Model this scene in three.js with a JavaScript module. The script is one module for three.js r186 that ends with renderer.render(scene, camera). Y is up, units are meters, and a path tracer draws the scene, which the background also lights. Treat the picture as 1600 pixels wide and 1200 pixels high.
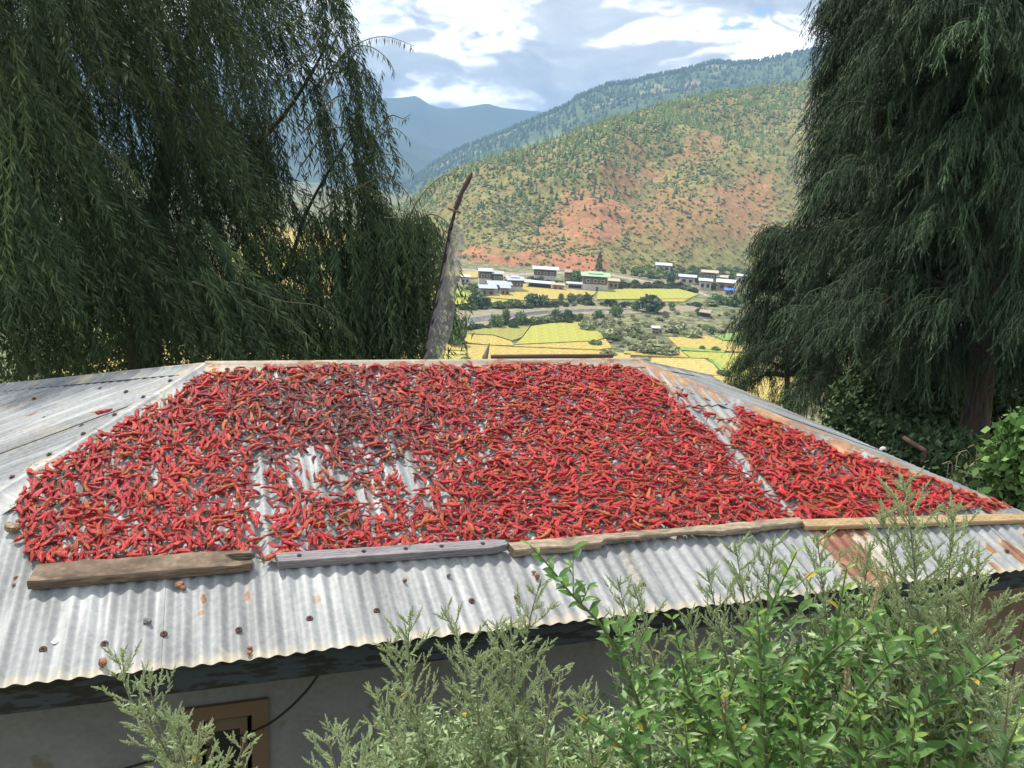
import * as THREE from 'three';
import { mergeGeometries } from 'three/addons/utils/BufferGeometryUtils.js';
import { ImprovedNoise } from 'three/addons/math/ImprovedNoise.js';

// ---------------------------------------------------------------- camera, sky, sun, exposure
const scene = new THREE.Scene();
const CY = 4.64, RAD = Math.PI / 180, PITCH = 13.354 * RAD, ROLL = 3.707 * RAD, FPX = 1340;
const V = (x, y, z) => new THREE.Vector3(x, y, z);
const FWD = V(0, -Math.sin(PITCH), -Math.cos(PITCH)), R0 = V(1, 0, 0), U0 = R0.clone().cross(FWD);
const RGT = R0.clone().multiplyScalar(Math.cos(ROLL)).addScaledVector(U0, Math.sin(ROLL));
const UPV = U0.clone().multiplyScalar(Math.cos(ROLL)).addScaledVector(R0, -Math.sin(ROLL));
const camera = new THREE.PerspectiveCamera(2 * Math.atan(600 / FPX) / RAD, 4 / 3, 0.1, 30000);
camera.position.set(0, CY, 0);
camera.quaternion.setFromRotationMatrix(new THREE.Matrix4().makeBasis(RGT, UPV, FWD.clone().negate()));
const renderer = new THREE.WebGLRenderer();
renderer.toneMapping = THREE.LinearToneMapping;
renderer.toneMappingExposure = 1.24;
renderer.shadowMap.enabled = true;

const SUN_AZ = -40 * RAD, SUN_EL = 58 * RAD;
const sunDir = V(Math.sin(SUN_AZ) * Math.cos(SUN_EL), Math.sin(SUN_EL), -Math.cos(SUN_AZ) * Math.cos(SUN_EL));
const sun = new THREE.DirectionalLight(new THREE.Color().setRGB(1, 0.94, 0.84), 4.6);
sun.position.copy(sunDir).multiplyScalar(60).add(V(2, 2, -6));
sun.target.position.set(2, 2, -6);
sun.castShadow = true; sun.shadow.radius = 4;
sun.shadow.mapSize.set(4096, 4096);
Object.assign(sun.shadow.camera, { left: -25, right: 25, top: 25, bottom: -25, near: 1, far: 160 });
scene.add(sun, sun.target);

// ---------------------------------------------------------------- small tools
function rng(seed) { let a = seed >>> 0; return () => { a = (a + 0x6D2B79F5) | 0; let t = Math.imul(a ^ (a >>> 15), 1 | a); t = (t + Math.imul(t ^ (t >>> 7), 61 | t)) ^ t; return ((t ^ (t >>> 14)) >>> 0) / 4294967296; }; }
const noiser = new ImprovedNoise();
const N3 = (x, y, z) => noiser.noise(x + 137.3, y + 71.7, z + 19.1);
function fbm(x, y, z, oct = 4) { let s = 0, a = 0.5, f = 1; for (let i = 0; i < oct; i++) { s += a * N3(x * f, y * f, z * f); a *= 0.5; f *= 2.03; } return s; }
const clamp = (x, a = 0, b = 1) => Math.min(b, Math.max(a, x));
const lerp = (a, b, t) => a + (b - a) * t;
const sstep = (a, b, x) => { const t = clamp((x - a) / (b - a)); return t * t * (3 - 2 * t); };
const mix3 = (a, b, t) => [lerp(a[0], b[0], t), lerp(a[1], b[1], t), lerp(a[2], b[2], t)];
function curveAt(list, x) { // piecewise linear through [[x,y]...]
  if (x <= list[0][0]) return list[0][1];
  for (let i = 1; i < list.length; i++) if (x <= list[i][0]) { const t = (x - list[i - 1][0]) / (list[i][0] - list[i - 1][0]); return lerp(list[i - 1][1], list[i][1], t); }
  return list[list.length - 1][1];
}
const rgb = (r, g, b) => new THREE.Color().setRGB(r, g, b);
// directions of the camera, for laying things out where they stand: horizontal-unit ray of a photo pixel (1600 x 1200)
function ray(px, py) { const d = FWD.clone().addScaledVector(RGT, (px - 800) / FPX).addScaledVector(UPV, -(py - 600) / FPX); return d.divideScalar(Math.hypot(d.x, d.z)); }
const at = (px, py, dist) => ray(px, py).multiplyScalar(dist).add(V(0, CY, 0));       // dist = metres over the ground
function onLevel(px, py, y) { const d = ray(px, py); return d.multiplyScalar((y - CY) / d.y).add(V(0, CY, 0)); }
function toPx(p) { const q = p.clone().sub(camera.position), z = q.dot(FWD); return [800 + FPX * q.dot(RGT) / z, 600 - FPX * q.dot(UPV) / z]; }

const taken = {};
function numbered(name) { const n = taken[name] = (taken[name] ?? -1) + 1; return n ? `${name}_${String(n).padStart(3, '0')}` : name; }
function tag(o, label, category, group) { o.userData.label = label; o.userData.category = category; if (group) o.userData.group = group; return o; }
function thing(name, label, category, p, group) { const g = new THREE.Group(); g.name = numbered(name); if (p) g.position.copy(p); tag(g, label, category, group); scene.add(g); return g; }
function mesh(name, geo, mat, parent) { const m = new THREE.Mesh(geo, mat); m.name = parent === scene ? numbered(name) : name; parent.add(m); return m; }
function structure(name, geo, mat, label, category) { const m = mesh(name, geo, mat, scene); m.userData.kind = 'structure'; if (label) tag(m, label, category ?? name.replace(/_/g, ' ')); return m; }
const std = (o) => new THREE.MeshStandardMaterial({ side: THREE.DoubleSide, roughness: 0.8, ...o });
const phys = (o) => new THREE.MeshPhysicalMaterial({ side: THREE.DoubleSide, roughness: 0.6, ...o });

function tex(w, h, fn, { srgb = true, repeat } = {}) { // fn(u, v, i, j) -> [r,g,b] in sRGB 0..1 (or data)
  const d = new Uint8Array(w * h * 4);
  for (let j = 0; j < h; j++) for (let i = 0; i < w; i++) { const c = fn((i + 0.5) / w, (j + 0.5) / h, i, j), k = (j * w + i) * 4; d[k] = clamp(c[0]) * 255; d[k + 1] = clamp(c[1]) * 255; d[k + 2] = clamp(c[2]) * 255; d[k + 3] = 255; }
  const t = new THREE.DataTexture(d, w, h); t.magFilter = THREE.LinearFilter; t.minFilter = THREE.LinearMipmapLinearFilter; t.generateMipmaps = true;
  t.wrapS = t.wrapT = THREE.RepeatWrapping; if (srgb) t.colorSpace = THREE.SRGBColorSpace; if (repeat) t.repeat.set(...repeat); t.needsUpdate = true; return t;
}
function geoFrom(pos, idx, uv, col) {
  const g = new THREE.BufferGeometry(); g.setAttribute('position', new THREE.Float32BufferAttribute(pos, 3));
  if (uv) g.setAttribute('uv', new THREE.Float32BufferAttribute(uv, 2));
  if (col) g.setAttribute('color', new THREE.Float32BufferAttribute(col, 3));
  if (idx) g.setIndex(idx); g.computeVertexNormals(); return g;
}
function gridGeo(nu, nv, fn, colFn) { // fn(i/nu, j/nv) -> [x,y,z,u,v]
  const pos = [], uv = [], idx = [], col = colFn ? [] : null;
  for (let j = 0; j <= nv; j++) for (let i = 0; i <= nu; i++) { const p = fn(i / nu, j / nv); pos.push(p[0], p[1], p[2]); uv.push(p[3] ?? i / nu, p[4] ?? j / nv); if (col) col.push(...colFn(i / nu, j / nv)); }
  for (let j = 0; j < nv; j++) for (let i = 0; i < nu; i++) { const a = j * (nu + 1) + i, b = a + 1, c = a + nu + 1, d = c + 1; idx.push(a, b, c, b, d, c); }
  return geoFrom(pos, idx, uv, col);
}
function tube(points, radii, sides = 6, close = true) { // tapered tube through points
  const n = points.length, pos = [], uv = [], idx = []; let prev = null, run = 0;
  for (let i = 0; i < n; i++) {
    const T = points[Math.min(i + 1, n - 1)].clone().sub(points[Math.max(i - 1, 0)]).normalize();
    let A = prev ? prev.clone().addScaledVector(T, -prev.dot(T)) : (Math.abs(T.y) < 0.9 ? V(0, 1, 0) : V(1, 0, 0)).cross(T);
    A.normalize(); prev = A; const B = T.clone().cross(A), r = Array.isArray(radii) ? radii[i] : radii;
    if (i) run += points[i].distanceTo(points[i - 1]);
    for (let k = 0; k <= sides; k++) { const a = k / sides * Math.PI * 2, c = Math.cos(a) * r, s = Math.sin(a) * r; pos.push(points[i].x + A.x * c + B.x * s, points[i].y + A.y * c + B.y * s, points[i].z + A.z * c + B.z * s); uv.push(k / sides, run); }
  }
  for (let i = 0; i < n - 1; i++) for (let k = 0; k < sides; k++) { const a = i * (sides + 1) + k, b = a + 1, c = a + sides + 1, d = c + 1; idx.push(a, b, c, b, d, c); }
  if (close) for (const i of [0, n - 1]) { const m = pos.length / 3; pos.push(points[i].x, points[i].y, points[i].z); uv.push(0.5, 0); for (let k = 0; k < sides; k++) { const a = i * (sides + 1) + k; idx.push(m, i ? a : a + 1, i ? a + 1 : a); } }
  return geoFrom(pos, idx, uv);
}
const smoothLine = (pts, n) => new THREE.CatmullRomCurve3(pts).getPoints(n);
function boxAt(sx, sy, sz, x = 0, y = 0, z = 0) { return new THREE.BoxGeometry(sx, sy, sz).translate(x, y, z); }
function merge(list) { const plain = list.map(g => { const h = g.index ? g.toNonIndexed() : g; for (const k of Object.keys(h.attributes)) if (!['position', 'normal', 'uv'].includes(k)) h.deleteAttribute(k); if (!h.attributes.uv) h.setAttribute('uv', new THREE.Float32BufferAttribute(new Float32Array(h.attributes.position.count * 2), 2)); return h; }); return mergeGeometries(plain); }
function instanced(name, geo, mat, mats, cols, parent) {
  const m = new THREE.InstancedMesh(geo, mat, mats.length); m.name = name;
  mats.forEach((x, i) => { m.setMatrixAt(i, x); if (cols) m.setColorAt(i, cols[i]); });
  m.instanceMatrix.needsUpdate = true; parent.add(m); return m;
}

// ---------------------------------------------------------------- sky: broken cumulus, mostly grey-white with small blue gaps
{
  const w = 4096, h = 2048, d = new Float32Array(w * h * 4);
  const bright = [[-3.2, 9.4, 3.8, 2.0, 1], [14.3, 8.6, 4.4, 1.5, 1.15], [8.6, 9.7, 1.4, 1.1, 0.55], [-5, 5.3, 7, 0.8, 0.55], [6, 6.4, 6, 1.2, 0.3], [-14, 9, 5, 3, 0.4], [27, 10, 6, 3, 0.5], [3.5, 10.4, 4, 1.4, -0.6], [-9, 7.6, 4, 1.2, -0.35], [2.5, 6.2, 4.5, 1.0, -0.4], [11.5, 11.6, 3, 0.9, -0.5]];
  const skyAt = (az, el, oct) => {
    if (el < -0.03) return [0.16, 0.15, 0.11];
    const ce = Math.cos(el), se = Math.sin(el), X = Math.sin(az) * ce * 11, Y = se * 27, Z = -Math.cos(az) * ce * 11;
    const w1 = fbm(X * 0.7 + 5, Y * 0.7, Z * 0.7, 3), n = fbm(X + 1.8 * w1, Y * 1.2 + 1.6 * w1, Z, oct), n2 = fbm(X * 0.3 + 20, Y * 0.4, Z * 0.3 + 3, 3), puff = Math.abs(fbm(X * 2.4 + w1 * 3, Y * 2.6, Z * 2.4, oct - 2));
    let shade = 0.5 + 1.25 * n + 0.8 * n2 - 0.8 * puff - 0.06; const A = az > Math.PI ? az - 2 * Math.PI : az;
    for (const [ba, be, ra, re, g] of bright) { const da = (A / RAD - ba + 7 * n) / ra, de = (el / RAD - be + n * 3 + puff * 1.5) / re, q = da * da + de * de; if (q < 9) shade += g * Math.exp(-q * 1.2) * 0.85; }
    const lit = sstep(0.3, 0.95, shade), grey = mix3([0.5, 0.56, 0.66], [0.82, 0.86, 0.92], clamp(0.5 + n * 1.4 + puff * 0.8)), white = [2.2, 2.2, 2.2];
    let c = mix3(grey, white, lit); c = mix3(c, [0.3, 0.55, 1.05], sstep(0.34, 0.38, -n2 - 0.3 * n) * 0.85);
    const q = ((A / RAD - 12.2 + n * 3.4) / 0.75) ** 2 + ((el / RAD - 10.05 + n * 1.6 - w1) / 0.3) ** 2; if (q < 4) c = mix3(c, [0.35, 0.62, 1.1], sstep(1.6, 0.5, q + puff) * 0.85);
    return c;
  };
  const cw = 768, ch = 384, coarse = []; for (let j = 0; j < ch; j++) for (let i = 0; i < cw; i++) coarse.push(skyAt(((i + 0.5) / cw - 0.25) * 2 * Math.PI, ((j + 0.5) / ch - 0.5) * Math.PI, 5));
  for (let j = 0; j < h; j++) { const el = ((j + 0.5) / h - 0.5) * Math.PI; for (let i = 0; i < w; i++) {
    const az = ((i + 0.5) / w - 0.25) * 2 * Math.PI, k = (j * w + i) * 4; let c;
    if (el > -0.06 && el < 0.4 && Math.abs(az) < 0.66) c = skyAt(az, el, 7);
    else { const x = (i + 0.5) / w * cw - 0.5, y = clamp((j + 0.5) / h * ch - 0.5, 0, ch - 1.001), x0 = Math.floor(x), y0 = Math.floor(y), fx = x - x0, fy = y - y0, xa = (x0 + cw) % cw, xb = (x0 + 1) % cw; c = mix3(mix3(coarse[y0 * cw + xa], coarse[y0 * cw + xb], fx), mix3(coarse[(y0 + 1) * cw + xa], coarse[(y0 + 1) * cw + xb], fx), fy); }
    d[k] = c[0]; d[k + 1] = c[1]; d[k + 2] = c[2]; d[k + 3] = 1;
  } }
  const t = new THREE.DataTexture(d, w, h, THREE.RGBAFormat, THREE.FloatType);
  t.mapping = THREE.EquirectangularReflectionMapping; t.magFilter = t.minFilter = THREE.LinearFilter; t.needsUpdate = true;
  scene.background = t; scene.environment = t;
}
scene.fog = new THREE.FogExp2(rgb(0.4, 0.66, 1.0), 0.00024);
// ---------------------------------------------------------------- terrain
const UX = V(0.94216158, 0, -0.335159), VX = V(-0.335159, 0, -0.94216158);   // along the eave, and away from the eave up the roof
const FLOOR = CY - 45;
function groundY(x, z) {
  const a = x * VX.x + z * VX.z, n = fbm(x * 0.15, 3, z * 0.15, 3);
  let y;
  if (a < 3.2) y = lerp(3.04, 0, sstep(0.1, 3.2, a)) + 0.12 * n * (a < 2.6 ? 1 : 0);
  else if (a < 9.3) y = -0.02;
  else { const fall = (a - 9.3) * 0.4; y = -fall + 0.8 * n * sstep(9.3, 14, a); }
  if (y < FLOOR + 6) { const k = clamp((FLOOR + 6 - y) / 12); y = lerp(y, FLOOR, k * k * (3 - 2 * k) + 0); if (y < FLOOR) y = FLOOR; }
  return y;
}
const speckTex = tex(512, 512, (u, v) => { const n = fbm(u * 8, v * 8, 1, 4), m = fbm(u * 34, v * 34, 7, 3); const k = clamp(0.8 + n * 0.7 + m * 0.7, 0.35, 1.15); return [k, k * (1 + 0.08 * n), k * (1 - 0.15 * n)]; });
{
  const g = gridGeo(220, 150, (u, t) => {
    const a = u * Math.PI * 2, r = 0.02 + 5300 * Math.pow(t, 3.9), x = Math.sin(a) * r, z = -Math.cos(a) * r;
    return [x, groundY(x, z), z, x / 37, z / 37];
  }, (u, t) => {
    const a = u * Math.PI * 2, r = 0.02 + 5300 * Math.pow(t, 3.9), x = Math.sin(a) * r, z = -Math.cos(a) * r;
    const n = fbm(x * 0.02, 1, z * 0.02, 4), m = fbm(x * 0.006 + 4, 2, z * 0.006, 3);
    let c = mix3([0.3, 0.28, 0.13], [0.2, 0.24, 0.09], clamp(0.5 + n * 1.6)); c = mix3(c, [0.30, 0.25, 0.14], clamp(m * 1.5 + 0.1));
    return c;
  });
  structure('ground', g, std({ map: speckTex, vertexColors: true, roughness: 1 }), 'grassy valley floor and bank around the house', 'ground');
}
// a hill as a body of its own: azimuth by distance sheet between its foot and its crest, with gullies
function hillShape(p, jitter) {
  const { foot, far, crest, power, rough, scale } = p;
  return (az, t) => { // az degrees, t 0 foot .. 1 crest, up to 1.35 behind the crest
    const rf = curveAt(foot, az), rr = curveAt(far, az), e = curveAt(crest, az);
    const r = lerp(rf, rr, t), a = az * RAD, x = Math.sin(a) * r, z = -Math.cos(a) * r;
    const top = e * rr + CY, tt = Math.min(t, 1);
    let y = lerp(FLOOR - 3, top, Math.pow(tt, power));
    if (t > 1) y = top - (t - 1) * (rr - rf) * 0.5;
    const env = Math.sin(Math.PI * clamp(tt * 0.96 + 0.02)), g = fbm(x * scale, jitter, z * scale, 5);
    y += rough * (g * 1.4 - Math.abs(N3(x * scale * 1.7, jitter + 5, z * scale * 1.7)) * 0.9 + 0.25) * env + rough * 0.12 * fbm(x * scale * 6, jitter, z * scale * 6, 3) * tt;
    return V(x, y, z);
  };
}
const nearHill = hillShape({ foot: [[-40, 1400], [-14, 900], [-9, 640], [-5, 500], [-2.6, 462], [2, 455], [5, 452], [8.7, 500], [14.4, 560], [25, 620], [60, 800]], far: [[-40, 1700], [-14, 1150], [-9, 900], [-5, 760], [-2, 740], [5, 800], [12, 960], [18, 1080], [30, 1300], [60, 1500]],
  crest: [[-40, -0.02], [-14, -0.045], [-10.67, -0.0557], [-8.6, -0.043], [-7.42, -0.0346], [-6.2, -0.012], [-5.02, 0.0033], [-3.6, 0.016], [-2.19, 0.024], [1.05, 0.0436], [5.01, 0.0731], [8.92, 0.0936], [12.72, 0.1097], [17.85, 0.1254], [24, 0.15], [34, 0.17], [60, 0.17]], power: 0.9, rough: 23, scale: 0.0075 }, 1.3);
const midRidge = hillShape({ foot: [[-30, 2600], [-12, 1900], [0, 1500], [20, 1500], [60, 1600]], far: [[-30, 3200], [-12, 2700], [-5, 2350], [3, 2250], [20, 2500], [60, 2800]],
  crest: [[-40, -0.01], [-12, -0.03], [-10.71, -0.0239], [-7.46, -0.0099], [-6.2, 0.009], [-5.07, 0.0222], [-2.26, 0.0462], [0.94, 0.071], [2.2, 0.081], [2.89, 0.0914], [4.84, 0.1068], [6.6, 0.1135], [8.74, 0.1234], [9.9, 0.1285], [11.01, 0.1348], [12.4, 0.1355], [13.67, 0.1382], [15.85, 0.1469], [17.99, 0.1539], [22, 0.16], [30, 0.16], [60, 0.15]], power: 1.05, rough: 55, scale: 0.0016 }, 7.7);
const farMount = hillShape({ foot: [[-60, 3500], [60, 3500]], far: [[-60, 5000], [60, 5000]],
  crest: [[-60, 0.09], [-34, 0.09], [-20, 0.09], [-13, 0.088], [-11, 0.082], [-9.64, 0.0782], [-8.2, 0.081], [-7.25, 0.084], [-6.7, 0.0785], [-6.22, 0.0744], [-5.4, 0.0725], [-4.39, 0.0746], [-3.4, 0.079], [-2.79, 0.0819], [-1.6, 0.078], [1.32, 0.0762], [5, 0.07], [20, 0.08], [60, 0.08]], power: 1.15, rough: 80, scale: 0.001 }, 11.1);
const nearSpur = hillShape({ foot: [[-60, 2800], [-3, 2700], [10, 2700]], far: [[-60, 3800], [-3, 3600], [10, 3600]],
  crest: [[-60, 0.1], [-34, 0.085], [-22, 0.07], [-14, 0.056], [-10, 0.048], [-7.5, 0.034], [-5.5, 0.014], [-3.5, -0.002], [4, -0.012], [10, -0.012]], power: 1.05, rough: 45, scale: 0.0016 }, 15.2);
function hillMesh(name, fn, az0, az1, nu, nv, t1, map, label, category, power = 1) {
  const g = gridGeo(nu, nv, (u, t) => { const p = fn(lerp(az0, az1, u), t * t1); return [p.x, p.y, p.z, u, t]; });
  return structure(name, g, std({ map, roughness: 1 }), label, category);
}
// soil and plant cover of the near hill (colour only): bare red earth patches where the photograph shows them
const HAZ0 = -16, HAZ1 = 42, HT1 = 1.3;
const earth = [[-1.2, 0.07, 3.6, 0.05, 0.9], [3.8, 0.05, 2.6, 0.05, 0.95], [4.6, 0.28, 3.2, 0.16, 0.78], [6.4, 0.46, 1.8, 0.1, 0.55], [2.2, 0.2, 2, 0.12, 0.5], [8.4, 0.26, 2, 0.1, 0.5], [1.2, 0.74, 0.9, 0.05, 0.8], [9.8, 0.18, 3.2, 0.12, 0.5], [13.8, 0.2, 2.4, 0.12, 0.6], [6.8, 0.62, 1, 0.08, 0.45], [11.2, 0.5, 2, 0.09, 0.42], [1.8, 0.55, 0.9, 0.06, 0.3], [17, 0.72, 1.5, 0.05, 0.4]];
const hillTex = tex(1280, 512, (u, v) => {
  const az = lerp(HAZ0, HAZ1, u), t = v * HT1, p = nearHill(az, Math.min(t, 1));
  const n = fbm(p.x * 0.03, 2, p.z * 0.03, 5), m = fbm(p.x * 0.12, 8, p.z * 0.12, 3), f = fbm(p.x * 0.4, 4, p.z * 0.4, 2);
  let c = mix3([0.56, 0.52, 0.31], [0.43, 0.45, 0.25], clamp(0.5 + n * 1.5 + m * 0.5));
  c = mix3(c, [0.54, 0.41, 0.28], clamp(0.08 + m * 1.3 + n * 0.8));
  let e = 0; for (const [a, tt, ra, rt, k] of earth) { const q = ((az - a + n * 2.2) / ra) ** 2 + ((t - tt + n * 0.12) / rt) ** 2; e = Math.max(e, k * sstep(1.35, 0.35, q + m * 1.3 + f * 0.6)); }
  c = mix3(c, mix3([0.70, 0.46, 0.33], [0.60, 0.40, 0.29], clamp(0.5 + f * 1.5 + m)), e);
  const k = 1 + f * 0.5; return [c[0] * k, c[1] * k, c[2] * k];
});
hillMesh('hillside', nearHill, HAZ0, HAZ1, 420, 200, HT1, hillTex, 'brushy hillside with bare red earth across the valley', 'hillside');
const ridgeTex = tex(768, 320, (u, v) => {
  const az = lerp(-14, 42, u), t = v * 1.2, p = midRidge(az, Math.min(t, 1));
  const n = fbm(p.x * 0.008, 3, p.z * 0.008, 5), m = fbm(p.x * 0.035, 9, p.z * 0.035, 3);
  let c = mix3([0.25, 0.33, 0.2], [0.36, 0.42, 0.26], clamp(0.45 + m * 1.6)); c = mix3(c, [0.52, 0.54, 0.36], sstep(0.06, 0.3, n));
  let e = 0; for (const [a, tt, ra, rt] of [[10, 0.82, 0.5, 0.08], [8.6, 0.85, 1, 0.02], [7.4, 0.74, 1, 0.03], [4.6, 0.76, 0.8, 0.02], [-5.4, 0.86, 0.5, 0.05], [-4.2, 0.9, 0.5, 0.03]]) e = Math.max(e, sstep(1.2, 0.5, ((az - a + n) / ra) ** 2 + ((t - tt + n * 0.1) / rt) ** 2 + m * 1.2));
  return mix3(c, [0.62, 0.5, 0.38], e * 0.85);
});
hillMesh('ridge', midRidge, -14, 42, 300, 110, 1.2, ridgeTex, 'forested ridge behind the brushy hillside', 'ridge');
const wildTex = tex(256, 256, (u, v) => { const n = fbm(u * 14, v * 9, 3, 5); return mix3([0.17, 0.24, 0.16], [0.28, 0.32, 0.2], clamp(0.5 + n * 1.4)); });
hillMesh('mountain', farMount, -60, 60, 360, 60, 1.15, wildTex, 'blue hazy mountain range closing the valley', 'mountains');
hillMesh('foothill', nearSpur, -60, 10, 200, 50, 1.2, wildTex, 'hazy blue spur running down in front of the mountain range', 'foothill');

// ---------------------------------------------------------------- pines and bushes on the hillside
function pineGeo(seed) {
  const R = rng(seed), parts = [];
  for (let k = 0; k < 4; k++) {
    const y0 = 0.1 + k * 0.19, h = 0.3, r = 0.34 * (1 - k * 0.2) * (0.85 + 0.3 * R()), n = 7, pos = [], idx = [];
    pos.push((R() - 0.5) * 0.03, y0 + h, (R() - 0.5) * 0.03);
    for (let i = 0; i < n; i++) { const a = (i + R() * 0.5) / n * 6.283, q = r * (0.65 + 0.6 * R()); pos.push(Math.cos(a) * q, y0 - 0.05 * R(), Math.sin(a) * q); }
    for (let i = 0; i < n; i++) idx.push(0, 1 + (i + 1) % n, 1 + i);
    parts.push(geoFrom(pos, idx).toNonIndexed());
  }
  parts.push(tube([V(0, -0.05, 0), V(0, 0.3, 0)], [0.025, 0.018], 4).toNonIndexed());
  const g = merge(parts); g.computeVertexNormals(); return g;
}
function bushGeo(seed, tall = 1, detail = 2, rough = 0.34) {
  const g = new THREE.IcosahedronGeometry(0.5, detail), p = g.attributes.position, R = rng(seed), o = R() * 50;
  for (let i = 0; i < p.count; i++) { const q = V(p.getX(i), p.getY(i), p.getZ(i)), k = 1 + rough * (N3(q.x * 5 + o, q.y * 5, q.z * 5) * 1.4 + N3(q.x * 13 + o, q.y * 13, q.z * 13)); q.multiplyScalar(k); q.y = (q.y + 0.4) * tall; if (q.y < -0.05) q.y = -0.05; p.setXYZ(i, q.x, q.y, q.z); }
  g.computeVertexNormals(); return g;
}
const pineGeos = [pineGeo(1), pineGeo(2), pineGeo(3)], bushGeos = [bushGeo(4, 0.7, 1, 0.6), bushGeo(5, 0.8, 1, 0.6), bushGeo(6, 0.6, 1, 0.6)];
const pineMat = std({ color: rgb(0.18, 0.24, 0.085), roughness: 0.9 }), pineMats = [pineMat, std({ color: rgb(0.22, 0.28, 0.1), roughness: 0.9 }), std({ color: rgb(0.1, 0.165, 0.07), roughness: 0.9 })];
const tintMat = std({ color: rgb(1, 1, 1), roughness: 0.95 });
const brushMats = [std({ color: rgb(0.26, 0.27, 0.115) }), std({ color: rgb(0.21, 0.23, 0.1) }), std({ color: rgb(0.31, 0.29, 0.13) })];
{
  const R = rng(77), pines = [], brush = [];
  const place = (az, t, sc, kind) => { const p = nearHill(az, t); kind.push({ p, sc, rot: R() * 6.28, tilt: (R() - 0.5) * 0.1, v: Math.floor(R() * 3), c: R() }); };
  for (let i = 0; i < 60000 && pines.length < 4800; i++) {
    const az = lerp(-13, 28, R()), t = Math.pow(R(), 0.75) * 1.0, p = nearHill(az, t), n = fbm(p.x * 0.014, 21, p.z * 0.014, 3);
    let k = sstep(0.15, 0.8, t + n * 0.6) * (0.35 + sstep(-3, 10, az) * 0.65); if (t < 0.2) k *= 0.15;
    if (R() < k) place(az, t, 2.6 + 3 * R(), pines);
  }
  for (let i = 0; i < 70000 && brush.length < 16000; i++) {
    const az = lerp(-13, 28, R()), t = R(), p = nearHill(az, t), n = fbm(p.x * 0.02, 33, p.z * 0.02, 4);
    let e = 0; for (const [a, tt, ra, rt, kk] of earth) e = Math.max(e, kk * sstep(1.2, 0.3, ((az - a) / ra) ** 2 + ((t - tt) / rt) ** 2));
    if (R() < (0.55 + n * 1.3) * (1 - e * 0.8)) place(az, t, 1.0 + 2.2 * R() * R(), brush);
  }
  const showsIn = (o) => { const [x, y] = toPx(o.p); return x > 720 && x < 1270 && y > 60; };
  const build = (list, name, geos, mats, rest, label, category, group, restLabel, tint) => {
    list.forEach(o => { o.size = o.sc / o.p.distanceTo(camera.position) * (showsIn(o) ? 1 : 0.001); });
    list.sort((a, b) => b.size - a.size);
    list.slice(0, 300).forEach(o => { const m = mesh(name, geos[o.v], mats[Math.floor(o.c * 3)], scene); m.position.copy(o.p); m.scale.set(o.sc * 0.9, o.sc, o.sc * 0.9); m.rotation.set(o.tilt, o.rot, 0); tag(m, label, category, group); });
    const g = new THREE.Group(); g.name = rest; g.userData = { kind: 'stuff', label: restLabel, category }; scene.add(g);
    geos.forEach((geo, v) => { const sub = list.slice(300).filter(o => o.v === v); instanced(rest + '_cover', geo, tintMat, sub.map(o => new THREE.Matrix4().compose(o.p, new THREE.Quaternion().setFromEuler(new THREE.Euler(o.tilt, o.rot, 0)), V(o.sc * 0.9, o.sc, o.sc * 0.9))), sub.map(o => tint(o.c)), g); });
  };
  build(pines, 'hillside_pine', pineGeos, pineMats, 'pine_wood', 'small green pine growing on the brushy hillside', 'pine', 'pines on the hillside', 'open pine wood spread over the upper hillside', (c) => { const k = 0.75 + c * 0.7; return rgb(0.22 * k, 0.285 * k, 0.095 * k); });
  build(brush, 'hillside_bush', bushGeos, brushMats, 'brushwood', 'low olive bush growing on the red hillside', 'bush', 'bushes on the hillside', 'low olive brushwood spread over the hillside', (c) => { const k = 0.6 + c * 0.8; return rgb(0.27 * k, 0.27 * k, 0.11 * k); });
  // forest on the ridge behind
  const F = [[], [], []], C = [[], [], []];
  for (let i = 0; i < 5200; i++) { const az = lerp(-12, 24, R()), t = i < 1700 ? 0.985 + 0.02 * R() : Math.pow(R(), 0.6), p = midRidge(az, t), v = i % 3, sc = 7 + 7 * R(), k = 0.6 + R() * 0.8; F[v].push(new THREE.Matrix4().compose(p, new THREE.Quaternion().setFromEuler(new THREE.Euler(0, R() * 6, 0)), V(sc, sc, sc))); C[v].push(rgb(0.11 * k, 0.165 * k, 0.08 * k)); }
  const g = new THREE.Group(); g.name = 'ridge_forest'; g.userData = { kind: 'stuff', label: 'dark forest covering the ridge behind the hillside', category: 'forest' }; scene.add(g);
  pineGeos.forEach((geo, v) => instanced('ridge_forest_cover', geo, tintMat, F[v], C[v], g));
}
// ---------------------------------------------------------------- valley floor: paddy fields, river, roads
function slabOn(pxs, y0, thick, uvScale = 6) { // polygon given by where its corners stand on the valley floor
  const pts = pxs.map(([x, y]) => onLevel(x, y, FLOOR)), sh = new THREE.Shape(pts.map(p => new THREE.Vector2(p.x, -p.z)));
  const g = new THREE.ExtrudeGeometry(sh, { depth: thick, bevelEnabled: false }); g.rotateX(-Math.PI / 2); g.translate(0, y0, 0);
  const p = g.attributes.position, uv = g.attributes.uv; for (let i = 0; i < p.count; i++) uv.setXY(i, p.getX(i) / uvScale, p.getZ(i) / uvScale);
  return g;
}
const riceTex = tex(512, 512, (u, v) => { const n = fbm(u * 6, v * 6, 3, 4), m = fbm(u * 60, v * 60, 9, 2); const k = 0.88 + n * 0.3 + m * 0.12; return [k, k * (1 + n * 0.12), k * 0.95]; });
const riceCol = { gold: [0.54, 0.415, 0.12], pale: [0.57, 0.46, 0.16], lime: [0.45, 0.44, 0.09], green: [0.36, 0.42, 0.08], olive: [0.36, 0.34, 0.09], leaf: [0.25, 0.4, 0.11] };
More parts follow.
